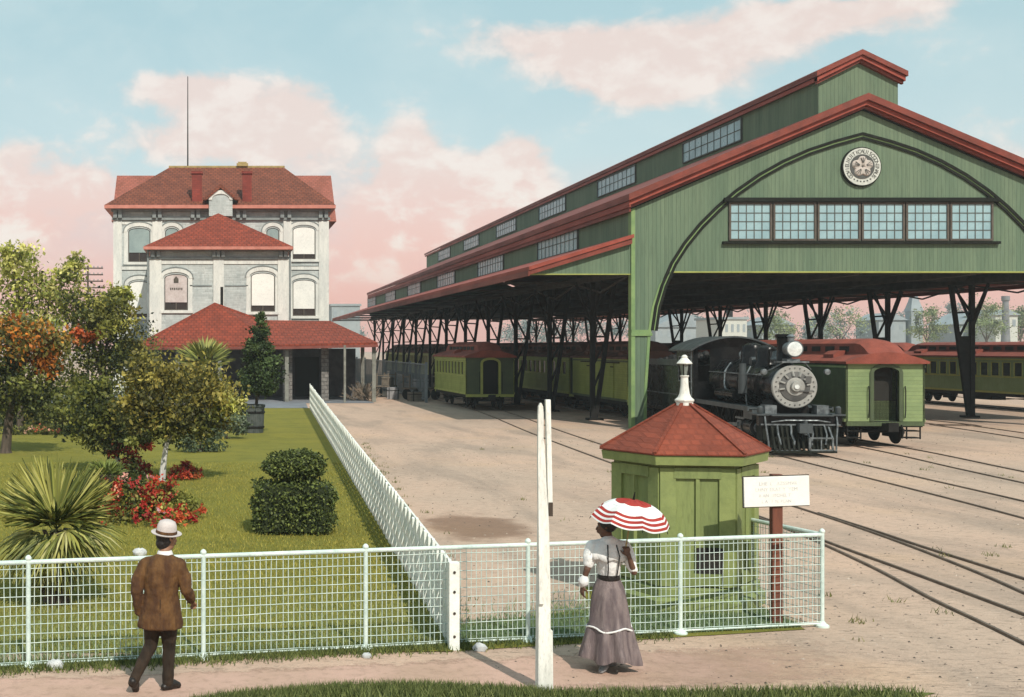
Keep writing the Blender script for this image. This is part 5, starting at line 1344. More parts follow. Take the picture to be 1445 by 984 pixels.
# --- fan palms
def fan(b, org, dirv, up, rad, n, spreadA, cols, droop=.25, w_=.03):
    d = V(dirv).normalized(); s = d.cross(V(up)).normalized(); nn = s.cross(d).normalized()
    for i in range(n):
        a = lerp(-spreadA, spreadA, i/(n-1)) + rnd(-.03,.03); v = d*math.cos(a) + s*math.sin(a); L = rad*(1-.18*abs(a/spreadA)**2)*rnd(.9,1.05)
        c = random.choice(cols); k = rnd(.8,1.2); c = tuple(x*k for x in c); side = v.cross(nn).normalized()
        pts = [V(org)+v*L*t + nn*(.05*math.sin(i*1.7)*t) - V((0,0,1))*(droop*L*t**2.2) for t in (.02,.35,.7,1.0)]
        ws = [w_*.25, w_*.6, w_*.5, 0.002]
        for j in range(3):
            p, q_ = pts[j], pts[j+1]; e = nn*(.012 if i % 2 else -.012)
            b.add([p-side*ws[j], p+e, q_+e, q_-side*ws[j+1]], [(0,1,2,3)], c)
            b.add([p+e, p+side*ws[j], q_+side*ws[j+1], q_+e], [(0,1,2,3)], tuple(x*.8 for x in c))
def palm(label, base, cz_, specs, m='leafd', r=.15):
    t = thing('fan_palm', label, 'palm', base)
    b = MB(); c = V(base); b.tube([c, c+V((0,0,cz_*.6)), c+V((0,0,cz_*.97))], [r*1.3, r, r*.6], 12)
    for k in range(40):
        a = rnd(0,6.28); z = rnd(.05,cz_*.85); p = c+V((math.cos(a)*r*1.05,math.sin(a)*r*1.05,z)); b.beam(p, p+V((math.cos(a)*.12,math.sin(a)*.12,.18)), .06, .02)
    b.build('trunk', M['trunk'], t)
    for az_, el_, pet, rad, n, sa, cols, dr, w_ in specs:
        b = MB(); d = V((math.cos(az_)*math.cos(el_), math.sin(az_)*math.cos(el_), math.sin(el_)))
        o0 = c + V((0,0,cz_)); o1 = o0 + d*pet
        k = random.choice(cols); h = d.cross(V((0,0,1))).normalized()*.012
        b.add([o0-h, o0+h, o1+h, o1-h], [(0,1,2,3)], tuple(x*.8 for x in k))
        fan(b, o1, d + V((0,0,.15 if el_ > 0 else -.3)), V((-math.cos(az_)*math.sin(el_)+.01, -math.sin(az_)*math.sin(el_)-.35, math.cos(el_))), rad, n, sa, cols, dr, w_)
        b.build('frond', M[m], t, recalc=False)
PG = [(.13,.15,.03),(.22,.23,.05),(.34,.33,.08),(.075,.095,.022),(.44,.42,.13)]
PD = [(.06,.085,.02),(.10,.13,.03),(.04,.06,.015)]
PY = [(.36,.35,.10),(.27,.28,.075),(.46,.44,.19),(.18,.20,.05)]
b0 = G(80, 852)
sp = []
for k in range(13):  sp.append((R(lerp(-8,188,k/12)+rnd(-6,6)), R(rnd(26,78)), rnd(.16,.28), rnd(.74,.88), 26, R(64), PG, .05, .038))
for k in range(8):  sp.append((R(lerp(-170,-10,k/7)+rnd(-10,10)), R(rnd(25,65)), rnd(.12,.22), rnd(.55,.66), 18, R(60), PG+PD, .12, .036))
for az_ in (0, 25, 150, 180, 205): sp.append((R(az_), R(rnd(18,32)), rnd(.2,.3), rnd(.62,.76), 20, R(55), PG, .18, .034))
for az_ in (-8, -35, -60, -90, -115, -140, -165, 190, 60, 5): sp.append((R(az_), R(rnd(-18,2)), rnd(.22,.34), rnd(.60,.72), 20, R(62), PY+PG, .45, .034))
for az_ in (-20, -50, -75, -100, -130, 200): sp.append((R(az_), R(-52), rnd(.15,.25), rnd(.5,.62), 20, R(60), PY, .3, .034))
palm('large fan palm on the lawn behind the wire fence, drooping pale lower fronds', b0, 1.02, sp)
g2 = P(290, 560, 60); g2.z = 0
sp = [(R(a), R(e), .55, rnd(1.0,1.25), 15, R(46), [(.24,.26,.06),(.33,.33,.09),(.14,.16,.04)], .10, .09) for a, e in ((-10,30),(15,45),(50,60),(90,70),(130,60),(165,45),(190,30),(-60,50),(-120,50),(-90,15),(-30,10),(210,10))]
palm('fan palm with spiky crown rising behind the wide olive tree', g2, 2.55, sp, r=.2)
sp = [(R(a), R(e), .15, rnd(.5,.6), 13, R(45), [(.20,.24,.05),(.14,.18,.04)], .2, .04) for a, e in ((0,45),(60,60),(120,60),(180,45),(-60,50),(-120,50),(30,25),(150,25))]
palm('small yellowish fan plant just behind the large palm', G(150, 690), .25, sp, r=.08)
# ------------------------------------------------------------------ people
def hand(b, w, d, palm_n, s=1.0, curl=.8, thumb=1):
    """palm and five separate bent fingers; w wrist, d pointing direction, palm_n the way the palm faces"""
    w, d, n = V(w), V(d).normalized(), V(palm_n); n = (n - d*n.dot(d)).normalized(); s_ = d.cross(n).normalized()*thumb
    for t in (.015,.045,.075):
        for k in (-.022,0,.022): b.ball(w + d*t*s*1.1 + s_*k*s*(.6+t*5), .0155*s, 8, 6)
    for k, (off, L) in enumerate(((-.032,.062),(-.011,.076),(.011,.083),(.032,.074))):
        p = w + d*.085*s + s_*off*s; c = curl*(1.15-.12*k)
        a1 = (d*math.cos(c*.55)+n*math.sin(c*.55)); a2 = (d*math.cos(c*1.3)+n*math.sin(c*1.3)); a3 = (d*math.cos(c*1.9)+n*math.sin(c*1.9))
        q1 = p + a1*L*.45*s; q2 = q1 + a2*L*.32*s; q3 = q2 + a3*L*.25*s
        b.limb([p-d*.02*s, p, q1, q2, q3], [.0105*s,.0105*s,.0095*s,.0088*s,.0075*s], 8)
    p = w + d*.025*s + s_*.03*s; v = (s_*.75 + d*.65 + n*.35).normalized(); q1 = p + v*.035*s; v2 = (d*.8 + n*.55 + s_*.2).normalized(); q2 = q1 + v2*.032*s; b.limb([p, q1, q2, q2+v2*.02*s], [.014*s,.012*s,.0105*s,.008*s], 8)
def head(b, c, face, s=1.0, tilt=(0,0,1)):
    c = V(c); f = V(face).normalized(); u = V(tilt).normalized(); r = f.cross(u).normalized(); u = r.cross(f)
    def at(x, y, z): return c + (r*x + f*y + u*z)*s
    b.ball(at(0,-.012,.035), .088*s, 14, 10, (1,1,1)); b.ball(at(0,.018,-.01), .074*s, 14, 10); b.ball(at(0,.035,-.07), .050*s, 12, 8)
    b.ball(at(0,.052,-.095), .026*s, 10, 8)
    b.limb([at(0,.088,.012), at(0,.106,-.028)], [.010*s,.016*s], 8)
    b.ball(at(0,.090,-.058), .018*s, 8, 6, (1,1,1)); b.ball(at(-.032,.074,.012), .017*s, 8, 6); b.ball(at(.032,.074,.012), .017*s, 8, 6)
    for k in (-1, 1): b.ball(at(k*.084,-.005,-.005), .018*s, 8, 6); b.ball(at(k*.084,-.012,.012), .017*s, 8, 6)
    b.limb([at(-.045,.082,.035), at(.045,.082,.035)], [.010*s,.010*s], 8)
    return at
def face_bits(at, parent, s=1.0):
    b = MB()
    for k in (-1, 1): b.ball(at(k*.031,.0875,.012), .0085*s, 10, 8)
    b.build('eye', M['white'], parent, smooth=True)
    b = MB()
    for k in (-1, 1): b.ball(at(k*.031,.0945,.012), .0042*s, 8, 6); b.beam(at(k*.018,.091,.034), at(k*.048,.082,.036), .006*s, .008*s)
    b.build('brow', M['hair'], parent)
    b = MB(); b.limb([at(-.022,.098,-.060), at(0,.105,-.058), at(.022,.098,-.060)], [.004*s,.006*s,.004*s], 8); b.build('mouth', mat('lips', (.15,.05,.04), None, 5, .5), parent, smooth=True)

# ---------------- walking man, seen from behind
mo = G(228, 976)
def m_(x, y, z): return mo + V((x, y, z))
fd = V((.62,.78,0)).normalized()                         # the way he walks
HIPL, HIPR = m_(-.085,.03,.86), m_(.085,-.04,.86)
KL, AL, TL = m_(-.115,.06,.47), m_(-.285,-.10,.165), m_(-.270,-.03,.035)
KR, AR, TR = m_(.075,.07,.46), m_(.065,.05,.085), m_(.165,.12,.035)
SHL, SHR = m_(-.180,.04,1.325), m_(.19,-.04,1.335)
EL, WL = m_(-.262,-.03,1.07), m_(-.232,.05,.80)
ER, WR = m_(.262,-.08,1.09), m_(.315,.10,.94)
NK, HC = m_(.03,.03,1.47), m_(.055,.06,1.60)
b = MB()
b.limb([m_(0,0,.88), m_(0,0,1.10), m_(.01,0,1.28), m_(.02,.01,1.36), NK, HC-V((0,0,.06))], [.13,.12,.13,.08,.056,.054], 14)
b.limb([SHL, m_(.01,0,1.34), SHR], [.055,.07,.055], 12)
b.limb([SHL, EL, WL], [.058,.042,.028]); b.limb([SHR, ER, WR], [.058,.042,.028])
b.limb([HIPL, KL, AL], [.095,.062,.040]); b.limb([HIPR, KR, AR], [.095,.062,.040])
b.limb([AL, TL], [.042,.030]); b.limb([AR, TR], [.042,.030])
hand(b, WL, (WL-EL), (1,.4,0), 1.0, .7, -1); hand(b, WR, (WR-ER)+V((.02,.05,.0)), (-.3,.2,-1), 1.0, 1.0, 1)
at = head(b, HC, (.85,.5,-.04))
man = b.build('person', M['skinl'], None); voxel(man, .0085, 3)
tag(man, 'walking man in a brown coat, dark trousers and pale hat, seen from behind', 'person')
man['label'] = 'walking man in a brown coat, dark trousers and pale hat, seen from behind'
face_bits(at, man)
# coat
b = MB()
def ell(c, rx, ry, z, n=28, wob=0.0, lean=(0,0)):
    out = []
    for k in range(n):
        a = 2*math.pi*k/n; w_ = 1 + wob*math.sin(a*5+z*9) + wob*.6*math.sin(a*9-z*14)
        x, y = rx*math.cos(a)*w_, ry*math.sin(a)*w_; ca, sa = math.cos(R(-12)), math.sin(R(-12))
        out.append(V((c[0] + x*ca - y*sa, c[1] + x*sa + y*ca, c[2])) )
    return out
secs = []
for z, rx, ry, dx in ((.675,.235,.165,-.015),(.70,.243,.172,-.015),(.80,.226,.165,-.012),(.92,.196,.155,-.005),(1.05,.178,.15,0),(1.18,.188,.155,.005),(1.28,.198,.150,.008),(1.36,.180,.13,.012),(1.41,.125,.10,.02),(1.44,.080,.078,.028)):
    secs.append(ell(m_(dx,0,z), rx, ry, z, 28, .018 if z > .72 else .03))
b.loft(secs)
b.limb([SHL+V((.01,0,-.005)), lerp(SHL,EL,.5)+V((-.02,0,0)), EL, lerp(EL,WL,.85)], [.074,.069,.061,.052], 14); b.limb([SHR+V((-.01,0,-.005)), lerp(SHR,ER,.5)+V((.015,0,0)), ER, lerp(ER,WR,.85)], [.074,.069,.061,.052], 14)
b.limb([SHL, m_(.02,.0,1.365), SHR], [.072,.092,.072], 12)
ctm = b.build('coat', M['coat'], man); voxel(ctm, .011, 3)
bm_ = bpy.data.textures.new('folds', 'CLOUDS'); bm_.noise_scale = .085; bm_.noise_depth = 2
dmod = ctm.modifiers.new('folds', 'DISPLACE'); dmod.texture = bm_; dmod.strength = .026; dmod.mid_level = .35; dmod.texture_coords = 'LOCAL'
b = MB(); b.beam(m_(-.01,-.166,.69), m_(-.005,-.158,1.0), .008, .008); b.build('coat_vent', M['trouser'], ctm)
b = MB(); b.lathe([(.088,-.03),(.092,-.015),(.080,.025),(.071,.042),(.064,.04)], NK+V((.004,-.004,-.03)), 20); b.build('collar', M['cotton'], man, smooth=True)
b = MB(); b.limb([m_(-.0,0,.85), m_(0,0,.95)], [.128,.11], 14)
b.limb([HIPL, lerp(HIPL,KL,.5), KL+V((0,.005,0)), lerp(KL,AL,.5), AL+V((-.006,-.008,-.035))], [.102,.092,.072,.064,.056], 14); b.limb([HIPR, lerp(HIPR,KR,.5), KR, lerp(KR,AR,.5), AR+V((0,0,-.005))], [.102,.092,.072,.064,.060], 14)
tr_ = b.build('trousers', M['trouser'], man); voxel(tr_, .013, 4)
dmod = tr_.modifiers.new('folds', 'DISPLACE'); dmod.texture = bm_; dmod.strength = .018; dmod.texture_coords = 'LOCAL'
for a_, t_, hh in ((AL, TL, .0), (AR, TR, 0)):
    d = (t_-a_); b = MB(); b.limb([a_+V((0,0,-.02)), lerp(a_,t_,.55), t_], [.050,.050,.040], 12)
    hl_ = a_ - V((d.x,d.y,0)).normalized()*.045 + V((0,0,-.045 if hh == 0 and a_ is AR else -.02)); b.limb([hl_, lerp(hl_,t_,.4)], [.040,.044], 12)
    if a_ is AR: b.v = [(x,y,max(z,.004)) for x,y,z in b.v]
    sh = b.build('shoe', M['shoe'], man); voxel(sh, .009, 3)
# hair and hat
b = MB(); b.ball(at(0,-.028,.032), .098, 16, 12); b.ball(at(0,-.05,-.045), .075, 14, 10); b.ball(at(.05,-.03,-.02), .05, 12, 8); b.ball(at(-.05,-.03,-.02), .05, 12, 8)
hr = b.build('hair', M['hair'], man); voxel(hr, .009, 2)
hu = V((.06,-.10,1)).normalized()
b = MB(); b.lathe([(.142,-.006),(.160,.0),(.164,.008),(.155,.010),(.112,.004),(.108,.035),(.103,.085),(.085,.125),(.05,.142),(.01,.145)], (0,0,0), 32)
ht = b.build('hat', M['hat'], man, smooth=True, angle=50); ht.location = at(0,-.01,.058) - mo*0; ht.rotation_euler = (R(7), R(6), 0)
b = MB(); b.lathe([(.114,.006),(.115,.008),(.112,.034),(.110,.036)], (0,0,0), 32); hb = b.build('hat_band', M['coat'], None, smooth=True); hb.parent = ht

# ---------------- woman with parasol, walking away
wo = G(868, 946)
def w_(x, y, z): return wo + V((x, y, z))
WN, WH = w_(0.0,.01,1.44), w_(-.015,.02,1.555)
SL, SR = w_(-.165,.02,1.335), w_(.165,-.01,1.335)
EL, WL = w_(-.245,-.04,1.10), w_(-.285,.0,.925)
ER, WR = w_(.235,-.12,1.085), w_(.165,-.165,1.265)
b = MB()
b.limb([w_(0,0,.92), w_(0,0,1.02), w_(0,0,1.22), w_(0,0,1.36), WN, WH-V((0,0,.05))], [.125,.10,.125,.09,.048,.046], 14)
b.limb([SL, w_(0,0,1.35), SR], [.05,.075,.05], 12)
b.limb([SL, EL, WL], [.048,.036,.025]); b.limb([SR, ER, WR], [.048,.036,.025])
for s in (-1, 1): b.limb([w_(s*.08,0,.86), w_(s*.085,.02+s*.05,.46), w_(s*.07,-.02+s*.08,.09)], [.09,.058,.036])
b.limb([w_(-.07,-.10,.08), w_(-.13,-.16,.03)], [.036,.028]); b.limb([w_(.07,.06,.08), w_(.04,.16,.03)], [.036,.028])
hand(b, WL, (-.05,.02,-1), (.9,.3,0), .92, .6, 1); hand(b, WR, (-.25,.12,.95), (0,.6,.2), .92, 1.5, 1)
at = head(b, WH, (-.92,.40,-.06), 1.0)
wom = b.build('person', M['skin'], None); voxel(wom, .0085, 3)
tag(wom, 'woman in a white blouse and long grey skirt walking under a striped parasol', 'person')
face_bits(at, wom, 1.0)
b = MB(); b.ball(at(0,-.020,.030), .098, 16, 12); b.ball(at(0,-.075,.035), .060, 14, 10); b.ball(at(.045,-.01,.02), .058, 12, 8); b.ball(at(-.045,-.01,.02), .058, 12, 8); b.ball(at(0,.03,.075), .055, 12, 8)
hr = b.build('hair', M['hair'], wom); voxel(hr, .010, 2)
# skirt with gores and a flounce
secs = []; n = 72
for z, rx, ry, cx, cy, fo in ((1.02,.115,.098,0,0,0),(.98,.128,.11,0,0,.008),(.90,.165,.15,0,0,.014),(.78,.188,.175,.0,-.005,.022),(.62,.205,.20,.0,-.01,.05),(.50,.218,.215,.002,-.015,.045),(.475,.232,.23,.002,-.015,.075),(.36,.245,.25,.005,-.01,.11),(.24,.270,.28,.006,-.01,.13),(.155,.292,.30,.008,-.005,.14),(.125,.294,.30,.008,-.005,.14)):
    ring = []
    for k in range(n):
        a = 2*math.pi*k/n; f = 1 + fo*math.sin(a*8+.6*math.sin(a*3)) + fo*.5*math.sin(a*13+1.1+z*2)
        ring.append(w_(cx + rx*f*math.cos(a), cy + ry*f*math.sin(a), z + (.026*math.sin(a*4+1)-.022*math.cos(a-.6) if z < .2 else 0)))
    secs.append(ring)
sk = MB().loft(secs, cap=False).build('skirt', M['skirt'], wom, smooth=True, angle=70)
b = MB(); r1 = []
for k in range(0, n+1, 2):
    a = 2*math.pi*k/n; f = 1 + .05*math.sin(a*8+.6*math.sin(a*3)); r1.append(w_(.002+.238*f*math.cos(a), -.013+.236*f*math.sin(a), .475 + .022*math.sin(a*4)))
b.tube(r1, .011, 6, False); b.build('flounce_trim', M['cotton'], sk, smooth=True)
# blouse with cape collar and puffed sleeves
b = MB()
b.limb([w_(0,0,1.04), w_(0,-.01,1.14), w_(0,-.01,1.27), w_(0,0,1.35), w_(0,.005,1.41)], [.112,.128,.145,.11,.062], 16)
b.limb([SL, w_(0,0,1.35), SR], [.075,.09,.075], 12)
b.limb([SL, lerp(SL,EL,.5), lerp(SL,EL,.75)], [.078,.078,.055], 12); b.limb([SR, lerp(SR,ER,.5), lerp(SR,ER,.8)], [.078,.078,.055], 12)
b.limb([lerp(EL,WL,.48), lerp(EL,WL,.78), lerp(EL,WL,.9)], [.036,.060,.046], 12)
b.limb([lerp(SR,ER,.6), lerp(SR,ER,.9)], [.060,.050], 10)
bs_ = b.build('blouse', M['cotton'], wom); voxel(bs_, .011, 4)
dmod = bs_.modifiers.new('folds', 'DISPLACE'); dmod.texture = bm_; dmod.strength = .02; dmod.texture_coords = 'LOCAL'
secs = []
for (r_, z, ry) in ((.060,1.435,.055),(.10,1.405,.08),(.175,1.365,.115),(.225,1.30,.150),(.235,1.24,.165)):
    secs.append([w_(r_*math.cos(2*math.pi*k/40)*(1+.03*math.sin(k*1.9)), -.005+ry*math.sin(2*math.pi*k/40)*(1+.03*math.sin(k*1.9)), z + .015*math.sin(k*1.3)*(r_ > .2) - (.03 if r_ > .2 and math.sin(2*math.pi*k/40) < -.5 else 0)) for k in range(40)])
cape = MB().loft(secs, cap=False).build('cape_collar', M['cotton'], wom, smooth=True, angle=70)
sm = cape.modifiers.new('cloth', 'SOLIDIFY'); sm.thickness = .006
b = MB(); b.lathe([(.118,0),(.122,.01),(.118,.05),(.112,.055)], w_(0,0,.985), 24); b.build('belt', M['hair'], wom, smooth=True)
b = MB()
for s in (-.045, .05): b.tube([w_(s,-.115,1.375), w_(s*1.3,-.172,1.26), w_(s*1.1,-.150,1.12), w_(s,-.118,1.03)], .007, 6)
b.build('ribbon', M['hair'], wom)
for x, y, dx, dy in ((-.07,-.10,-.06,-.06),(.07,.06,-.03,.1)):
    b = MB(); b.limb([w_(x,y,.07), w_(x+dx*.5,y+dy*.5,.05), w_(x+dx,y+dy,.032)], [.042,.040,.030], 10); b.v = [(q_[0],q_[1],max(q_[2],.004)) for q_ in b.v]; sh = b.build('shoe', M['trunkl'], wom); voxel(sh, .009, 2)
# parasol held in her hand
hnd = WR + V((-.022,.035,.08)); top = wo + V(((889-868)/F*wo.y, -.03, EYE+(CY-703)/F*wo.y)); ax = (top-hnd).normalized(); ax = (ax + V((.10,-.27,0))).normalized()
ps = thing('parasol', 'open parasol with red top and red and white striped rim held by the woman', 'parasol', tuple(hnd))
top = hnd + ax*((top-hnd).length)
b = MB(); b.cyl(hnd-ax*.16, top+ax*.01, .0075, n=8); b.build('shaft', M['ochre'], ps)
b = MB(); b.ball(hnd-ax*.17, .02, 10, 8); b.build('handle', M['white'], ps, smooth=True)
b = MB(); b.tube([top, top+ax*.03, top+ax*.085], [.014,.011,.005], 8); b.build('tip', M['trim'], ps)
e1 = ax.cross(V((0,1,0))).normalized(); e2 = ax.cross(e1).normalized(); RR, HH = .425, .235; NP = 8; SUB = 10
def cv(t, a):     # point of the cloth at radius fraction t and angle a, sagging between the ribs
    k = (a*NP/(2*math.pi)) % 1; sag = math.sin(math.pi*k); r = RR*math.sin(t*1.22)/math.sin(1.22)*(1-.10*sag*t); h = HH*(math.cos(t*1.22)-math.cos(1.22))/(1-math.cos(1.22)) - .035*sag*t
    return top - ax*(HH-h) + (e1*math.cos(a)+e2*math.sin(a))*r
bands = [(0,.36,'r'),(.36,.66,'w'),(.66,.73,'r'),(.73,.78,'w'),(.78,.85,'r'),(.85,.90,'w'),(.90,.965,'r'),(.965,1.0,'w')]
mw = MB(); reds = []
for t0, t1, k in bands:
    tgt = MB() if k == 'r' else mw
    if k == 'r': reds.append(tgt)
    ns = max(1, int((t1-t0)/.08))
    for j in range(ns):
        ta, tb_ = lerp(t0,t1,j/ns), lerp(t0,t1,(j+1)/ns)
        for i in range(NP*SUB):
            a0, a1 = 2*math.pi*i/(NP*SUB), 2*math.pi*(i+1)/(NP*SUB)
            tgt.add([cv(max(ta,.004),a0), cv(max(ta,.004),a1), cv(tb_,a1), cv(tb_,a0)], [(0,1,2,3)])
ca = mw.build('canopy', M['paraw'], ps)
for o in [ca] + [x.build('red_band' if i else 'red_cap', M['parar'], ca) for i, x in enumerate(reds)]:
    sm = o.modifiers.new('cloth', 'SOLIDIFY'); sm.thickness = .003
rb0 = None
for i in range(NP):
    a = 2*math.pi*i/NP; b = MB(); b.tube([cv(t,a)-ax*.008 for t in (.02,.35,.7,1.0)] + [cv(1,a)-ax*.012+(cv(1,a)-cv(.95,a)).normalized()*.02], .004, 6); b.build('rib', M['trim'], ps)

# final size and place of the two figures, scaled about the ground they stand on
man.scale = (.965,)*3; man.location = mo*(1-.965) + V((0,0,0))
wo2 = wo + V((-.07,0,0)); s_ = 1.0
wom.scale = (s_,)*3; wom.location = wo2 - wo*s_
ps.scale = (s_,)*3; ps.location = wo2 + (V(hnd)-wo)*s_
# ------------------------------------------------------------------ beyond the station and the shed
def ftree(label, x, y0, y1, rx, Y, cols, n=900):
    base = P(x, y0, Y); base.z = 0; s = Y/F
    top, bot = P(x,y1,Y).z, max(1.2, P(x,y0,Y).z-3); cz_ = (top+bot)/2
    t = thing('far_tree', label, 'tree', base, 'trees beyond the tracks')
    r = rx*s; c = V((base.x, Y, cz_)); h = (top-bot)/2
    crown([(c,(r,r*.8,h),1.2), (c+V((-r*.5,0,-h*.2)),(r*.6,r*.6,h*.6),.6), (c+V((r*.5,0,-h*.25)),(r*.6,r*.6,h*.6),.6), (c+V((r*.1,0,h*.5)),(r*.5,r*.5,h*.4),.5)], n, .5*Y/300, cols, parent=t, m='fargreen', clumps=12)
    limbs(base, [c, c+V((r*.5,0,0)), c+V((-r*.5,0,0))], .3, M['trunk'], t)
FG = [(.22,.27,.12),(.17,.22,.10),(.27,.31,.14)]; FB_ = [(.24,.30,.29),(.20,.26,.26),(.29,.35,.33)]  # distance haze painted into the leaf tones, paler and bluer
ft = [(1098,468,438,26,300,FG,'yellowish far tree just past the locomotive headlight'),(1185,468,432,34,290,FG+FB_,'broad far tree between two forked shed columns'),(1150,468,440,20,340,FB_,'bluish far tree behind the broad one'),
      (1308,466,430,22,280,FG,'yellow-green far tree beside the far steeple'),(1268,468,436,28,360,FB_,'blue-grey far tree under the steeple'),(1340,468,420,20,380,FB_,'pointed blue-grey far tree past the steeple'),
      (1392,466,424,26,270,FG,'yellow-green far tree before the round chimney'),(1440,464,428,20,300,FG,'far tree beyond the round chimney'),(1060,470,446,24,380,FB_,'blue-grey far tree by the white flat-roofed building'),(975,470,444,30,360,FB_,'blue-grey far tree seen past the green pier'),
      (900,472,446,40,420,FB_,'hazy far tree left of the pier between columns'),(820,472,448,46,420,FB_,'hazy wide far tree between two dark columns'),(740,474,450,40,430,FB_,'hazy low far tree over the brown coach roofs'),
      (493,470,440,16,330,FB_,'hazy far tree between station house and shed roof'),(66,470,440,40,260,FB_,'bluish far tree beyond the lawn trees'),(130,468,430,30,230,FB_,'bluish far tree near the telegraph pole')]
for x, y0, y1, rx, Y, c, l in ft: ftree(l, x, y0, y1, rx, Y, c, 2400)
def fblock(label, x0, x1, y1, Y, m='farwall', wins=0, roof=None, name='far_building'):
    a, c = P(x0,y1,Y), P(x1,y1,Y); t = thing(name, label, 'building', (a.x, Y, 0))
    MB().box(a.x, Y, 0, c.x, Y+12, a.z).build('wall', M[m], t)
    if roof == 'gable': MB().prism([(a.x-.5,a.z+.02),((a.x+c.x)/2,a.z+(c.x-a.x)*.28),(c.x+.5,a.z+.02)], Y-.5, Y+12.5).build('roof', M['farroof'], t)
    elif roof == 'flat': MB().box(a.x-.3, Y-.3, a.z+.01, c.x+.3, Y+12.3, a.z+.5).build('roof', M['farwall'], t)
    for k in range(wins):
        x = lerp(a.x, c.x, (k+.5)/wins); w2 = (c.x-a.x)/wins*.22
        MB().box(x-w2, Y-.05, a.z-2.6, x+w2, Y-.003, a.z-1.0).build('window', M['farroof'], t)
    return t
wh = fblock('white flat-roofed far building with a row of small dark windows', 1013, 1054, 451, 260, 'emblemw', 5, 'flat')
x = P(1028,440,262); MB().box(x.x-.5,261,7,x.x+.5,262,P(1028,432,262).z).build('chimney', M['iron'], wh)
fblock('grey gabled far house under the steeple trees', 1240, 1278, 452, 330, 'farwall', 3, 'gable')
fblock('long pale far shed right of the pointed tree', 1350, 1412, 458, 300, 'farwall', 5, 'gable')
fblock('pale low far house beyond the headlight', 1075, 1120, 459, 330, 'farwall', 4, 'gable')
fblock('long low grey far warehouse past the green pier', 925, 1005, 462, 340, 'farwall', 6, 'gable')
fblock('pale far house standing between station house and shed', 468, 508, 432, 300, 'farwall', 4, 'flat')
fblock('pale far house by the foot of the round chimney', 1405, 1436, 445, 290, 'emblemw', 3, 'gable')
c = P(1290,404,330); sp_ = thing('church_steeple', 'slender grey church steeple beyond the tracks', 'steeple', (c.x,330,0))
zz = P(1290,440,330).z; MB().box(c.x-1.5,328.6,0,c.x+1.5,331.6,zz).build('tower', M['farwall'], sp_)
MB().loft([[V((c.x+sx*r_,330.2+sy*r_,z)) for sx, sy in ((-1,-1),(1,-1),(1,1),(-1,1))] for r_, z in ((1.75,zz),(1.0,zz+2.6),(.1,P(1290,402,330).z))]).build('spire', M['farroof'], sp_)
MB().box(c.x-.5,328.55,zz-3.5,c.x+.5,328.59,zz-1).build('louvre', M['iron'], sp_)
c = P(1419,418,285); ch = thing('factory_chimney', 'round brick factory chimney above the far train', 'chimney', (c.x,285,0))
MB().lathe([(1.1,0),(.62,c.z-1.2),(.85,c.z-1.0),(.85,c.z),(.6,c.z)], (c.x,285,0), 20).build('shaft', mat('far_brick', (.20,.21,.22), None, .5, .9), ch, smooth=True)
# telegraph pole
c = P(124, 375, 120); tl = thing('telegraph_pole', 'dark telegraph pole with five cross arms beside the station house', 'telegraph pole', (c.x,120,0))
MB().tube([(c.x,120,0),(c.x,120,c.z)], [.13,.09], 8).build('pole', M['trunk'], tl)
for k in range(5):
    z = c.z-.25-.62*k; a_ = MB().box(c.x-1.45,119.9,z-.06,c.x+1.45,120.0,z+.06).build('cross_arm', M['trunk'], tl)
    b = MB()
    for j in range(8): xx = lerp(c.x-1.35,c.x+1.35,j/7); b.lathe([(.05,0),(.05,.12),(.02,.16)], (xx,119.95,z+.06), 8)
    b.build('insulator', M['farwall'], a_)
# ------------------------------------------------------------------ the air: thin even haze round everything
hz = MB().box(-390, -50, -1.0, 570, 910, 28).build('haze', M['farwall'])
m = bpy.data.materials.new('thin_haze'); m.use_nodes = True; nt = m.node_tree; nt.nodes.clear()
o_ = nt.nodes.new('ShaderNodeOutputMaterial'); pv = nt.nodes.new('ShaderNodeVolumePrincipled')
pv.inputs['Color'].default_value = (.88,.94,.96,1); pv.inputs['Density'].default_value = .00055; pv.inputs['Anisotropy'].default_value = .2
nt.links.new(pv.outputs[0], o_.inputs['Volume']); hz.data.materials.clear(); hz.data.materials.append(m); hz['kind'] = 'stuff'; hz['label'] = 'thin pale haze over the yard and the far town'
# ------------------------------------------------------------------ camera, sun, sky
cam = bpy.data.cameras.new('camera'); co = bpy.data.objects.new('camera', cam); C.objects.link(co)
co.location = (0, 0, EYE); co.rotation_euler = (R(90), 0, 0)
cam.sensor_width = 36; cam.lens = F/1445*36; cam.shift_x = (722.5-CX)/1445; cam.shift_y = -(492-CY)/1445
cam.clip_start = .1; cam.clip_end = 5000
SC.camera = co
SUN_AZ, SUN_EL = R(166), R(43)                           # compass bearing of the sun, +Y being north
sd = V((math.sin(SUN_AZ)*math.cos(SUN_EL), math.cos(SUN_AZ)*math.cos(SUN_EL), math.sin(SUN_EL)))
su = bpy.data.lights.new('sun', 'SUN'); su.energy = 3.4; su.angle = R(.53); su.color = (1, .93, .82)
so = bpy.data.objects.new('sun', su); C.objects.link(so); so.rotation_euler = sd.to_track_quat('Z', 'Y').to_euler(); so.location = (0, -40, 60)
w = bpy.data.worlds.new('World'); SC.world = w; w.use_nodes = True; nt = w.node_tree; T = NT(nt)
bg = nt.nodes['Background']
sky = T.n('ShaderNodeTexSky', sky_type='NISHITA'); sky.sun_disc = False; sky.sun_elevation = SUN_EL; sky.sun_rotation = SUN_AZ
dv = T.n('ShaderNodeTexCoord').outputs['Generated']; X, Y, Z = T.sep(dv)
az = T.math('ARCTAN2', X, Y); el = T.math('ARCSINE', Z)
def pxdir(x, y):
    a = math.atan((x-CX)/F); return a, math.atan((CY-y)/F*math.cos(a))
cl = 0.0
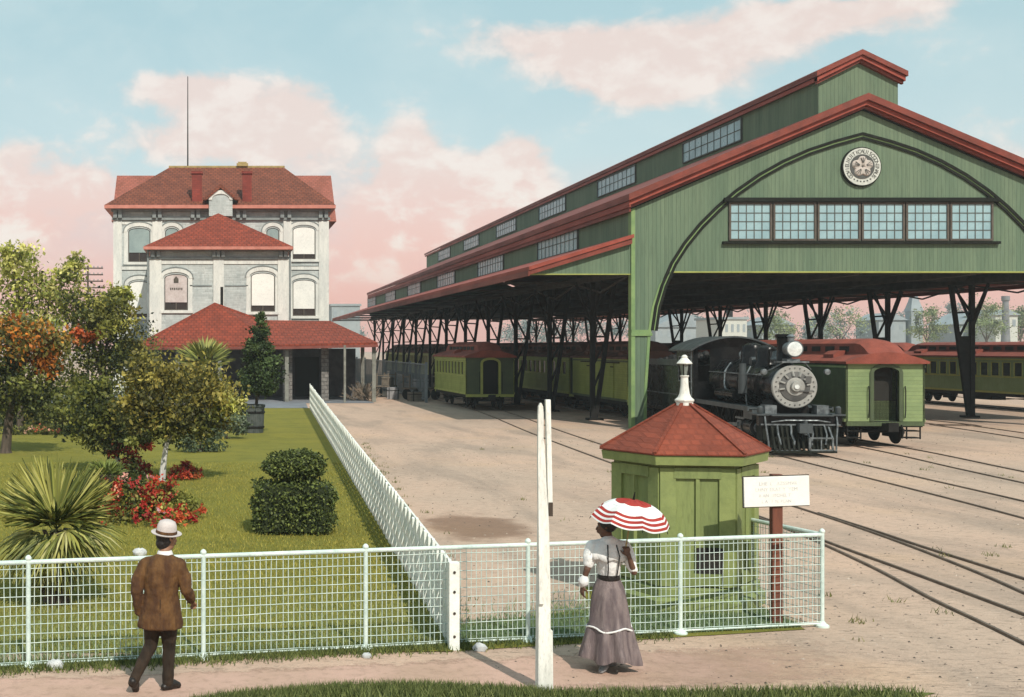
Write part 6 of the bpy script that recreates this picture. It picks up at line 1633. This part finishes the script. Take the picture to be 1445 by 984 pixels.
for (x, y, rx, ry, k) in [(1000,70,170,48,1.1),(880,105,95,40,1),(800,60,80,28,.9),(1210,15,130,24,1.0),(930,110,50,35,.6),(700,45,60,30,.45),
        (262,125,75,24,1.1),(330,165,120,45,.9),(425,165,50,45,.9),(240,200,90,28,.6),(400,220,120,50,.8),
        (578,215,34,48,1.1),(600,290,80,60,1.1),(690,265,90,50,.9),(733,215,34,34,.9),(520,330,110,70,1.1),(720,330,140,50,.8),
        (60,300,130,60,1.1),(120,265,60,30,.9),(40,215,60,24,.6),(10,265,40,50,.6),(1400,150,60,26,.3),(1440,240,90,60,.6)]:
    a0, e0 = pxdir(x, y); sa, se = rx/F, ry/F
    u = T.math('POWER', T.math('DIVIDE', T.math('SUBTRACT', az, a0), sa), 2.0); v = T.math('POWER', T.math('DIVIDE', T.math('SUBTRACT', el, e0), se), 2.0)
    g = T.math('EXPONENT', T.math('MULTIPLY', T.math('ADD', u, v), -.9)); cl = T.math('MULTIPLY_ADD', g, k, cl)
vec = T.xyz(T.math('MULTIPLY', az, 1.0), T.math('MULTIPLY', el, 1.5), 0.0)
n1 = T.noise(vec, 9, 6, .58, .3); n2 = T.noise(vec, 26, 5, .6, .2)
# elsewhere in the sky (behind and above) plain broken cloud
far_ = T.mapr(T.math('ABSOLUTE', T.math('SUBTRACT', az, .2)), .55, .9); up = T.mapr(el, .30, .5)
cl = T.math('ADD', cl, T.math('MULTIPLY', T.math('MAXIMUM', far_, up), T.math('MULTIPLY', T.mapr(T.noise(dv, 3, 5, .6), .45, .7), .8)))
s = T.math('ADD', cl, T.math('ADD', T.math('MULTIPLY', T.math('SUBTRACT', n1, .5), 2.3), T.math('MULTIPLY', T.math('SUBTRACT', n2, .5), 1.5)))
mask = T.math('MULTIPLY', T.mapr(s, .30, 1.02), .95)
base = T.mix(T.mapr(el, .03, .28), (.67,.78,.77), (.44,.64,.67))
base = T.mix(T.math('MULTIPLY', T.mapr(n1, .4, .68), .35), base, (.66,.78,.76))
pink = T.mapr(T.math('ADD', el, T.math('MULTIPLY', T.math('SUBTRACT', n1, .5), .05)), .15, .03)
base = T.mix(pink, base, (.95,.47,.39))
ccol = T.mix(T.mapr(el, .17, .06), (.88,.71,.62), (.92,.54,.455))
ccol = T.mix(T.mapr(T.math('ADD', n2, T.math('MULTIPLY', T.math('SUBTRACT', n1, .5), .6)), .42, .66), ccol, (.96,.84,.745))
ccol = T.mix(T.math('MULTIPLY', T.mapr(el, .09, .015), .9), ccol, (.93,.50,.42))
col = T.mix(mask, base, ccol)
col = T.mix(1.0, col, (6.7,6.7,6.7), 'MULTIPLY')
fin = T.mix(.12, col, sky.outputs[0])
T.put(bg.inputs['Color'], fin); bg.inputs['Strength'].default_value = .12
vs_ = SC.view_settings; vs_.view_transform = 'Standard'; vs_.look = 'None'; vs_.exposure = .38; vs_.gamma = 1
SC.render.engine = 'CYCLES'; SC.cycles.max_bounces = 6; SC.cycles.diffuse_bounces = 3; SC.cycles.transparent_max_bounces = 6
SC.cycles.use_denoising = True
